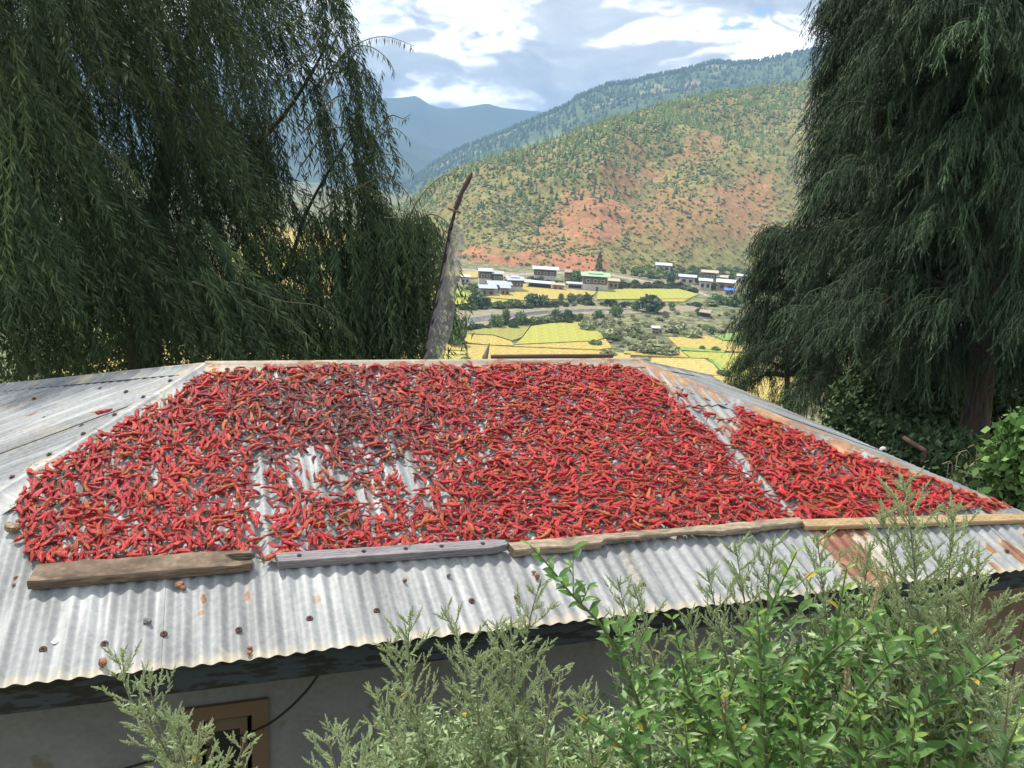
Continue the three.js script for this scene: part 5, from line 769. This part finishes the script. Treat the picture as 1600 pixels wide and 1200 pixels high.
{
  const R = rng(55), g = new THREE.Group(); g.name = 'dry_grass'; g.userData = { kind: 'stuff', label: 'tall pale dry grass stalks in front of the shrubs', category: 'grass' }; scene.add(g); const list = [];
  for (let i = 0; i < 46; i++) { const top = at(1480 + R() * 120, 690 + R() * 90, 8.2 + R() * 0.8), b = V(top.x + (R() - 0.5) * 0.3, groundY(top.x, top.z), top.z); list.push(tube(smoothLine([b, b.clone().lerp(top, 0.6).add(V(0.03, 0, 0)), top, top.clone().add(V((R() - 0.5) * 0.2, -0.03, 0))], 8), [...Array(9)].map((_, q) => lerp(0.006, 0.002, q / 8)), 4, false)); }
  mesh('stalks', merge(list), std({ color: rgb(0.32, 0.28, 0.15) }), g);
  const rail = thing('rusty_beam', 'rusty brown beam resting on a short post beyond the roof edge', 'beam'), rm = std({ color: rgb(0.11, 0.06, 0.045), roughness: 0.9 });
  const A = at(1412, 684, 9.4), B = at(1446, 706, 9.2), C = at(1446, 740, 9.2); C.y = groundY(C.x, C.z);
  mesh('beam', tube([A, A.clone().lerp(B, 0.5), B], [0.028, 0.03, 0.032], 4), rm, rail); mesh('post', tube([C, B], [0.035, 0.035], 4), rm, rail);
  const stub = thing('post_stub', 'short dark brown post among weeds near the bright green shrub', 'post'), E = at(1571, 729, 7.7), Fp = at(1583, 740, 7.7), G = at(1579, 760, 7.7); G.y = groundY(G.x, G.z); mesh('arm', tube([E, Fp], [0.03, 0.032], 4), rm, stub); mesh('post', tube([G, Fp.clone().add(V(-0.01, -0.02, 0))], [0.025, 0.025], 4), rm, stub);
  const wp = thing('white_capped_post', 'small post with a round white cap wrapped in maroon cloth beyond the roof', 'post'), H = at(1401, 704, 9.6), ground = V(H.x, groundY(H.x, H.z), H.z);
  mesh('cap', new THREE.SphereGeometry(0.02, 14, 10).translate(H.x, H.y, H.z), std({ color: rgb(0.8, 0.8, 0.78) }), wp); mesh('wrap', tube([V(H.x, H.y - 0.2, H.z), V(H.x, H.y - 0.08, H.z), V(H.x, H.y - 0.015, H.z)], [0.03, 0.034, 0.022], 9), std({ color: rgb(0.13, 0.015, 0.035) }), wp); mesh('post', tube([ground, V(H.x, H.y - 0.15, H.z)], [0.02, 0.02], 6), barkMat, wp);
  const cup = at(1380, 703, 9.6), cg = thing('white_bowl', 'upturned white bowl on a stake beyond the roof edge', 'bowl', V(cup.x, cup.y, cup.z)); mesh('shell', new THREE.LatheGeometry([[0.001, 0.035], [0.02, 0.032], [0.034, 0.018], [0.04, 0], [0.036, 0], [0.03, 0.016], [0.001, 0.029]].map(q => new THREE.Vector2(...q)), 18), std({ color: rgb(0.75, 0.75, 0.74) }), cg); mesh('stake', tube([V(0, groundY(cup.x, cup.z) - cup.y, 0), V(0, 0.028, 0)], [0.012, 0.01], 6), barkMat, cg);
  const sf = thing('stick_fence', 'little fence of bare sticks next to the white capped post', 'fence'), sm = std({ color: rgb(0.16, 0.14, 0.1) }); for (const [x, y] of [[1388, 699], [1395, 697]]) { const t = at(x, y, 9.7); mesh('stake', tube([V(t.x, groundY(t.x, t.z), t.z), t], [0.009, 0.007], 5), sm, sf); } mesh('rail', tube([at(1387, 701, 9.68), at(1397, 700, 9.68)], [0.006, 0.005], 5), sm, sf);
}

// ---------------------------------------------------------------- leaning prayer-flag pole
{
  const D = 8.2, g = thing('flag_pole', 'leaning wooden pole with a blade shaped top and long ragged grey gauze banner', 'flag pole');
  const P = [[640, 640], [660, 565], [673, 510], [690, 430], [703, 362], [709, 338], [712, 326], [722, 300], [738, 268]].map(([x, y]) => at(x, y, D)), foot = P[0].clone(); foot.y = groundY(foot.x, foot.z) - 0.3; foot.x -= 0.3;
  const pts = smoothLine([foot, ...P.slice(0, 7)], 40); mesh('pole', tube(pts, pts.map((_, i) => lerp(0.028, 0.012, i / 40)), 8), std({ map: barkTex, color: rgb(0.35, 0.28, 0.25) }), g);
  const bl = smoothLine([P[6], at(717, 313, D), P[7], at(731, 283, D), P[8]], 24); const Rb = rng(3);
  mesh('blade', tube(bl, bl.map((_, i) => i < 12 ? 0.022 + 0.012 * Rb() : lerp(0.026, 0.002, Math.abs((i - 18) / 6) ** 2 * (i > 18 ? 1 : 0.2))), 6), std({ color: rgb(0.075, 0.05, 0.045), roughness: 0.95 }), g);
  mesh('crosspiece', tube([at(700, 325, D), at(710, 329, D - 0.02), at(720, 332.5, D)], [0.012, 0.013, 0.012], 6), std({ color: rgb(0.2, 0.11, 0.06) }), g);
  const right = [[708, 345], [716, 352], [725, 366], [727, 378], [722, 392], [720, 420], [714, 450], [711, 480], [706, 515], [697, 545], [690, 570], [686, 590]], left = [[707, 343], [704, 356], [700, 372], [698, 390], [694, 412], [689, 434], [683, 460], [677, 488], [671, 515], [665, 543], [660, 566], [656, 588]];
  const cl = gridGeo(16, 60, (u, v) => { const k = v * (right.length - 1), i = Math.min(Math.floor(k), right.length - 2), f = k - i, a = left[i], b = left[i + 1], c = right[i], d = right[i + 1], x = lerp(lerp(a[0], b[0], f), lerp(c[0], d[0], f), u), y = lerp(lerp(a[1], b[1], f), lerp(c[1], d[1], f), u), p = at(x + 1.2 * u * N3(u * 3, v * 9, 2), y, D - 0.02 + 0.1 * Math.sin(u * 7 + v * 4) * u + 0.04 * N3(u * 8, v * 20, 5)); return [p.x, p.y, p.z, u * 0.4, v * 2]; });
  const gauze = tex(256, 512, (u, v) => { const n = fbm(u * 5, v * 9, 3, 4), st = fbm(u * 26, v * 4, 7, 3); const k = 0.78 + n * 0.12 + st * 0.16; return [k, k * 0.98, k * 0.97]; });
  mesh('banner', cl, phys({ map: gauze, color: rgb(0.68, 0.66, 0.67), roughness: 1, transparent: true, opacity: 0.56, transmission: 0.4, thickness: 0 }), g);
}
// ---------------------------------------------------------------- plants on the bank in front of the house
function leafGeo(wide, curl, fold, seg = 5, lobed = 0) { // unit length along +y, base at the origin
  const pos = [], idx = [];
  for (let i = 0; i <= seg; i++) { const t = i / seg; let w = wide * Math.pow(Math.sin(Math.PI * Math.pow(t, 0.85)), 0.85) + 0.004; if (lobed) w *= 1 + lobed * Math.cos(t * 19); const y = t * Math.cos(curl * t * 0.6), z = -curl * t * t * 0.4; pos.push(-w, y, z + fold * w, 0, y, z, w, y, z + fold * w); }
  for (let i = 0; i < seg; i++) { const a = i * 3; idx.push(a, a + 1, a + 3, a + 1, a + 4, a + 3, a + 1, a + 2, a + 4, a + 2, a + 5, a + 4); }
  return geoFrom(pos, idx, new Array(pos.length / 3 * 2).fill(0));
}
const privetLeaves = [leafGeo(0.17, 0.5, 0.35), leafGeo(0.15, 0.9, 0.45), leafGeo(0.19, 0.2, 0.25)], wormLeaves = [leafGeo(0.13, 0.8, 0.2, 8, 0.35), leafGeo(0.1, 1.1, 0.25, 8, 0.3), leafGeo(0.11, 0.4, 0.2, 5)];
const privetMats = [[0.12, 0.24, 0.055], [0.15, 0.28, 0.065], [0.1, 0.2, 0.05], [0.25, 0.38, 0.07]].map(c => leafSheet(c, 0.4, 0.4)), wormMats = [[0.29, 0.38, 0.19], [0.34, 0.43, 0.22], [0.25, 0.34, 0.16]].map(c => leafSheet(c, 0.7, 0.4)), yellowLeaf = leafSheet([0.45, 0.33, 0.05], 0.6, 0.25);
const stemGreen = std({ color: rgb(0.1, 0.13, 0.05) }), stemBrown = std({ color: rgb(0.2, 0.19, 0.12) });
function lookAlong(dir, up) { const y = dir.clone().normalize(), z = up.clone().addScaledVector(y, -up.dot(y)).normalize(), x = y.clone().cross(z); return new THREE.Quaternion().setFromRotationMatrix(new THREE.Matrix4().makeBasis(x, y, z)); }
function stalk(list, D) { const p = list.map(([x, y], i) => at(x, y, D + (i / list.length) * 0.12)), last = p[p.length - 1], root = V(last.x + 0.05, groundY(last.x, last.z) - 0.05, last.z + 0.02), mid = last.clone().lerp(root, 0.5); mid.x += 0.04; return new THREE.CatmullRomCurve3([...p, mid, root]); }
function privet(label, list, D, seed, dense = 1) {
  const R = rng(seed), c = stalk(list, D), len = c.getLength(), root = c.getPoint(1), g = thing('privet_shrub', label, 'shrub', root, 'green leafy shoots on the bank');
  const off = (p) => p.clone().sub(root), pts = c.getPoints(40).map(off); mesh('stem', tube(pts, pts.map((_, i) => lerp(0.0016, 0.009, i / 40)), 6), stemGreen, g);
  const vis = Math.min(1, 0.75 / len), n = Math.round(24 * dense);
  const leafAt = (p, tdir, k, i, R2) => { const a = i * 1.57 + R2() * 0.5, side = V(Math.cos(a), 0.15, Math.sin(a)), d = tdir.clone().multiplyScalar(0.75).add(side.multiplyScalar(0.9)).normalize(), m = mesh('leaf', privetLeaves[Math.floor(R2() * 3)], R2() < 0.02 ? yellowLeaf : k < 0.12 && R2() < 0.6 ? privetMats[3] : privetMats[Math.floor(R2() * 3)], g); m.position.copy(off(p)); m.quaternion.copy(lookAlong(d, V(R2() * 0.6 - 0.3, 1, 0.4))); m.scale.setScalar((0.026 + 0.024 * sstep(0, 0.2, k)) * (0.8 + 0.4 * R2())); };
  for (let i = 0; i < n; i++) { const t = Math.pow(i / n, 0.95) * vis, p = c.getPointAt(t), td = c.getTangentAt(t).negate(); leafAt(p, td, t / vis, i, R); leafAt(p, td, t / vis, i + 2, R);
    if (i > 4 && R() < 0.3 * dense) { // side shoot
      const a = R() * 6.28, d = td.clone().multiplyScalar(0.8).add(V(Math.cos(a), 0.3, Math.sin(a)).multiplyScalar(0.8)).normalize(), L = 0.06 + 0.1 * R(), e = p.clone().addScaledVector(d, L); mesh('side_shoot', tube([off(p), off(e)], [0.0022, 0.001], 4), stemGreen, g); for (let k = 0; k < 5; k++) leafAt(p.clone().lerp(e, (k + 1) / 5), d, 1 - k / 6, k * 1.1, R); } }
  return g;
}
const spike = (seed) => { const R = rng(seed), list = [tube([V(0, 0, 0), V(0.03, 0.5, 0), V(0, 1, 0)], [0.012, 0.009, 0.004], 3, false)]; for (let i = 0; i < 20; i++) { const t = 0.12 + 0.88 * i / 20, a = i * 2.4, r = 0.06 * (1 - t * 0.6); const b = new THREE.OctahedronGeometry(0.056 * (1.15 - 0.6 * t), 0); b.scale(1, 1.4, 1); b.translate(Math.cos(a) * r + 0.03 * Math.sin(t * 3), t, Math.sin(a) * r); list.push(b); if (i % 2) { const q = leafGeo(0.12, 0.6, 0.2, 3).scale(0.36 * (1.1 - t), 0.36 * (1.1 - t), 0.36 * (1.1 - t)).rotateZ(-0.8).rotateY(a).translate(0.02 * Math.sin(t * 3), t, 0); list.push(q); } } return merge(list); };
const spikes = [spike(1), spike(2), spike(3)], bractMat = leafSheet([0.48, 0.56, 0.3], 0.8, 0.35), bractMat2 = leafSheet([0.42, 0.5, 0.26], 0.8, 0.35);
function wormwood(label, list, D, seed, bush = 1, dry = false) {
  const R = rng(seed), c = stalk(list, D), len = c.getLength(), root = c.getPoint(1), g = thing('wormwood_plant', label, 'weed', root, 'grey green wormwood plants on the bank'), off = (p) => p.clone().sub(root), pts = c.getPoints(40).map(off);
  mesh('stem', tube(pts, pts.map((_, i) => lerp(0.0012, 0.007, i / 40)), 5), stemBrown, g);
  const F = [[], [], []], vis = Math.min(1, 0.85 / len), add = (p, d, L) => F[Math.floor(R() * 3)].push(new THREE.Matrix4().compose(off(p), lookAlong(d, V(R() - 0.5, R() * 0.2, R() - 0.5)), V(L, L, L)));
  add(c.getPointAt(0.045 / len), c.getTangentAt(0).negate(), 0.055);
  const n = Math.round(30 * bush);
  for (let i = 0; i < n; i++) {
    const t = (0.03 + 0.97 * i / n) * vis, p = c.getPointAt(t), td = c.getTangentAt(t).negate(), a = i * 2.4 + R(), k = i / n, side = V(Math.cos(a), 0, Math.sin(a)), d = td.clone().multiplyScalar(0.85).addScaledVector(side, 0.6 + 0.3 * R()).normalize(), L = (0.035 + 0.12 * Math.sin(Math.min(1, k * 1.6) * 1.9)) * (0.7 + 0.6 * R());
    const e = p.clone().addScaledVector(d, L).add(V(0, L * 0.12, 0)); mesh('side_branch', tube([off(p), off(p.clone().lerp(e, 0.5).addScaledVector(side, 0.004)), off(e)], [0.0016, 0.0012, 0.0006], 3, false), stemBrown, g);
    const m = 2 + Math.floor(L / 0.016); for (let q = 0; q < m; q++) { const f = (q + 0.4) / m, b = R() * 6.28, dd = d.clone().multiplyScalar(1).add(V(Math.cos(b), 0.35, Math.sin(b)).multiplyScalar(q === m - 1 ? 0.1 : 0.6)).normalize(); add(p.clone().lerp(e, f), dd, 0.024 + 0.024 * R()); }
    if (k > 0.12) for (let q = 0; q < (k > 0.45 ? 2 : 1); q++) { const m2 = mesh('leaf', wormLeaves[Math.floor(R() * 3)], R() < 0.03 ? yellowLeaf : wormMats[Math.floor(R() * 3)], g), b = a + q * 2.2; m2.position.copy(off(p.clone().lerp(e, q * 0.4))); m2.quaternion.copy(lookAlong(V(Math.cos(b), 0.35 - 0.5 * k * R(), Math.sin(b)), V(0, 1, 0))); m2.scale.setScalar((0.022 + 0.034 * k) * (0.8 + 0.5 * R())); }
  }
  F.forEach((f, v) => { if (f.length) instanced('flower_spray', spikes[v], v === 1 ? bractMat2 : bractMat, f, null, g).userData.kind = 'stuff'; });
  return g;
}
[
  ['wormwood leaning across the fascia beside the window', [[190, 1016], [200, 1084], [237, 1137], [268, 1188], [300, 1260]], 2.3, 1.0],
  ['short wormwood shoot against the window frame', [[230, 1058], [245, 1120], [275, 1200], [300, 1280]], 2.32, 0.7],
  ['bushy wormwood top in front of the window', [[278, 1122], [282, 1165], [300, 1240]], 2.25, 0.8],
  ['wormwood shoot with pale tip before the dark window pane', [[313, 1132], [308, 1185], [305, 1260]], 2.2, 0.8],
  ['thin wormwood shoot at the window edge beside the cable', [[385, 1146], [372, 1190], [350, 1270]], 2.3, 0.6],
  ['low wormwood clump before the blank wall', [[510, 1148], [520, 1185], [545, 1270]], 2.1, 0.9],
  ['slim wormwood shoot beside the low clump', [[526, 1132], [545, 1190], [570, 1280]], 2.3, 0.7],
  ['wormwood with drooping tip over the wall centre', [[588, 1076], [605, 1130], [640, 1220]], 2.3, 0.9],
  ['tall wormwood reaching up over the eave below the grey plank', [[642, 956], [638, 1010], [648, 1090], [670, 1220]], 2.5, 0.9],
  ['wormwood leaning against the tall one under the eave', [[606, 1000], [625, 1055], [650, 1130], [675, 1230]], 2.5, 0.8],
  ['arching wormwood whose tip lies over the eave edge', [[690, 950], [718, 1005], [735, 1090], [760, 1230]], 2.5, 0.8],
  ['dense wormwood in the middle of the clump', [[748, 1020], [745, 1070], [750, 1140], [770, 1240]], 2.4, 0.9],
  ['wormwood with two pale spikes over the eave', [[776, 972], [775, 1030], [785, 1110], [800, 1230]], 2.5, 0.85],
  ['wormwood spike beside the pair of pale ones', [[799, 966], [800, 1040], [805, 1120], [815, 1230]], 2.45, 1.0],
  ['thin wormwood reaching highest beside the curved privet shoot', [[845, 908], [830, 960], [818, 1040], [822, 1230]], 2.5, 0.8],
  ['wormwood shoot on its own before the grey wall', [[873, 1042], [860, 1090], [850, 1220]], 2.3, 0.7],
  ['wormwood low between clump and privet', [[905, 1075], [915, 1130], [930, 1230]], 2.25, 1.0],
  ['wormwood before the wall behind the privet', [[965, 905], [985, 990], [1000, 1080], [1010, 1230]], 2.8, 0.9],
  ['wormwood tip standing against the bright iron', [[990, 915], [1010, 985], [1030, 1080], [1040, 1230]], 2.75, 0.9],
  ['wormwood in shade under the eave', [[1075, 955], [1090, 1020], [1100, 1110], [1105, 1230]], 2.7, 1.0],
  ['feathery wormwood in front of the bare iron', [[1105, 890], [1120, 960], [1140, 1060], [1150, 1230]], 2.7, 1.0],
  ['pale wormwood plume under the rough plank', [[1148, 846], [1160, 920], [1175, 1020], [1190, 1230]], 2.6, 1.0],
  ['pale wormwood plume next to the rough plank end', [[1208, 846], [1200, 920], [1205, 1030], [1220, 1230]], 2.65, 1.0],
  ['pale slender wormwood plume beside the rust streak', [[1276, 836], [1285, 910], [1290, 1010], [1300, 1230]], 2.65, 1.1],
  ['wormwood crossing the rust streak', [[1360, 850], [1350, 930], [1350, 1030], [1350, 1230]], 2.6, 1.1],
  ['tallest wormwood reaching up over the new plank', [[1410, 748], [1422, 820], [1432, 920], [1440, 1040], [1445, 1230]], 2.4, 1.5],
  ['wormwood beside the tallest one over the plank', [[1375, 800], [1395, 880], [1405, 980], [1410, 1230]], 2.5, 1.2],
  ['wormwood with its top over the chillies at the hip', [[1492, 792], [1485, 870], [1480, 970], [1478, 1230]], 2.5, 1.3],
  ['wormwood at the roof corner with spreading leaves', [[1530, 870], [1520, 940], [1515, 1040], [1510, 1230]], 2.45, 1.2],
  ['wormwood shoot before the dark shed wall', [[1568, 930], [1550, 985], [1535, 1060], [1525, 1230]], 2.45, 0.9],
  ['dry wormwood stem standing before the dark shed', [[1577, 1070], [1572, 1130], [1568, 1230]], 2.3, 0.8],
  ['wormwood low under the roof corner', [[1460, 960], [1462, 1050], [1470, 1230]], 2.7, 1.1],
].forEach(([label, list, D, b], i) => wormwood(label, list, D, 500 + i, b));
[
  ['long arching privet shoot reaching over the rough plank', [[828, 852], [858, 885], [894, 930], [940, 978], [975, 1046], [1000, 1108], [1014, 1180]], 2.1, 1.0],
  ['upright privet shoot beside the arching one', [[1050, 967], [1065, 1030], [1076, 1078], [1112, 1138], [1130, 1220]], 2.15, 1.0],
  ['short privet shoot with bright tips in the privet thicket', [[1160, 1030], [1142, 1076], [1135, 1140], [1140, 1230]], 2.1, 1.0],
  ['low leaning privet shoot at the foot of the thicket', [[888, 1104], [950, 1150], [990, 1188], [1020, 1260]], 1.95, 1.0],
  ['tall privet shoot in front of the pale plume', [[1245, 862], [1205, 950], [1188, 1044], [1204, 1154], [1215, 1250]], 2.2, 1.2],
  ['privet shoot with broad leaves under the tall one', [[1184, 960], [1188, 1030], [1190, 1110], [1200, 1230]], 2.05, 1.1],
  ['privet shoot pointing up at the rust streak', [[1323, 888], [1310, 960], [1300, 1028], [1260, 1120], [1240, 1230]], 2.2, 1.1],
  ['privet shoot leaning towards the rust streak', [[1368, 962], [1330, 995], [1287, 1030], [1250, 1078], [1209, 1128], [1190, 1230]], 2.1, 1.2],
  ['long privet shoot slanting through the thicket', [[1469, 982], [1430, 1012], [1381, 1046], [1319, 1131], [1278, 1200], [1260, 1260]], 2.0, 1.2],
  ['privet shoot spreading its leaves before the dark shed', [[1598, 1005], [1555, 1030], [1475, 1084], [1412, 1138], [1370, 1210], [1350, 1270]], 1.95, 1.2],
  ['young privet shoot in the heart of the thicket', [[1120, 1060], [1128, 1110], [1150, 1180], [1160, 1240]], 1.95, 1.1],
  ['privet shoot with pale young leaves at the thicket foot', [[1240, 1100], [1250, 1150], [1255, 1240]], 1.85, 1.0],
  ['privet shoot hidden low in the thicket', [[1340, 1090], [1345, 1150], [1340, 1240]], 1.9, 1.0],
  ['privet shoot low before the dark shed wall', [[1520, 1110], [1510, 1160], [1490, 1240]], 1.9, 1.0],
  ['privet shoot rising low under the spreading one', [[1430, 1120], [1425, 1170], [1420, 1240]], 1.85, 1.0],
  ['privet shoot low next to the leaning one', [[1070, 1130], [1075, 1180], [1080, 1250]], 1.85, 1.0],
  ['privet shoot at the corner of the dark shed', [[1590, 1130], [1575, 1170], [1560, 1250]], 1.9, 1.0],
].forEach(([label, list, D, b], i) => privet(label, list, D, 700 + i, b));
{ // a few grass heads and the tangle of leaves behind
  for (const [x0, y0, x1, y1, D, label] of [[1380, 893, 1362, 962, 2.2, 'pale bristly grass head before the rust streak'], [1133, 1080, 1134, 1135, 2.0, 'thin bristly grass head in the privet thicket'], [1324, 1030, 1322, 1085, 2.3, 'brown bristly grass head deep in the thicket']]) {
    const A = at(x0, y0, D), B = at(x1, y1, D), root = V(B.x - 0.05, groundY(B.x, B.z), B.z), g = thing('bristle_grass', label, 'grass', root, 'bristly grass heads on the bank'), R = rng(x0), off = p => p.clone().sub(root);
    const st = smoothLine([root, B.clone().add(V(-0.02, -0.4, 0)), B, A].map(off), 20); mesh('stalk', tube(st, st.map(() => 0.0014), 4), std({ color: rgb(0.28, 0.28, 0.12) }), g);
    const list = []; for (let i = 0; i < 260; i++) { const p = off(A.clone().lerp(B, R())), a = R() * 6.28, e = p.clone().add(V(Math.cos(a) * 0.009, 0.008, Math.sin(a) * 0.009)); list.push(tube([p, e], [0.0014, 0.0003], 3, false)); } mesh('head', merge(list), std({ color: rgb(0.5, 0.42, 0.26) }), g).userData.kind = 'stuff';
  }
  const R = rng(888), F = [[], []], C = [[], []], cl = [leafCluster(121, 18, 0.075, 0.17), leafCluster(122, 18, 0.06, 0.13)];
  for (let i = 0; i < 1150; i++) { const x = lerp(560, 1600, R()), lo = curveAt([[560, 1220], [620, 1160], [700, 1120], [800, 1140], [880, 1200], [930, 1150], [1000, 1090], [1100, 1060], [1200, 1010], [1300, 980], [1400, 950], [1480, 980], [1560, 1110], [1600, 1160]], x), y = lo + (1290 - lo) * R(), D = lerp(2.45, 2.95, R()), worm = fbm(x * 0.01, y * 0.01, 5, 2) + (x < 900 ? 0.4 : 0) > -0.08, b = 0.6 + 0.7 * R(), v = worm ? 1 : 0, s = 0.5 + 0.35 * R(), col = worm ? [0.28, 0.37, 0.18] : [0.13, 0.24, 0.06]; F[v].push(new THREE.Matrix4().compose(at(x, y, D), new THREE.Quaternion().setFromEuler(new THREE.Euler(R(), R() * 6.28, R())), V(s, s, s))); C[v].push(rgb(col[0] * b, col[1] * b, col[2] * b)); }
  const g = new THREE.Group(); g.name = 'undergrowth'; g.userData = { kind: 'stuff', label: 'tangle of leaves filling the bank below the shoots', category: 'undergrowth' }; scene.add(g); for (let v = 0; v < 2; v++) instanced('undergrowth_leaves', cl[v], willowMat, F[v], C[v], g);
}
scene.traverse(o => { if (o.isMesh) { o.castShadow = true; o.receiveShadow = true; } });
renderer.render(scene, camera);
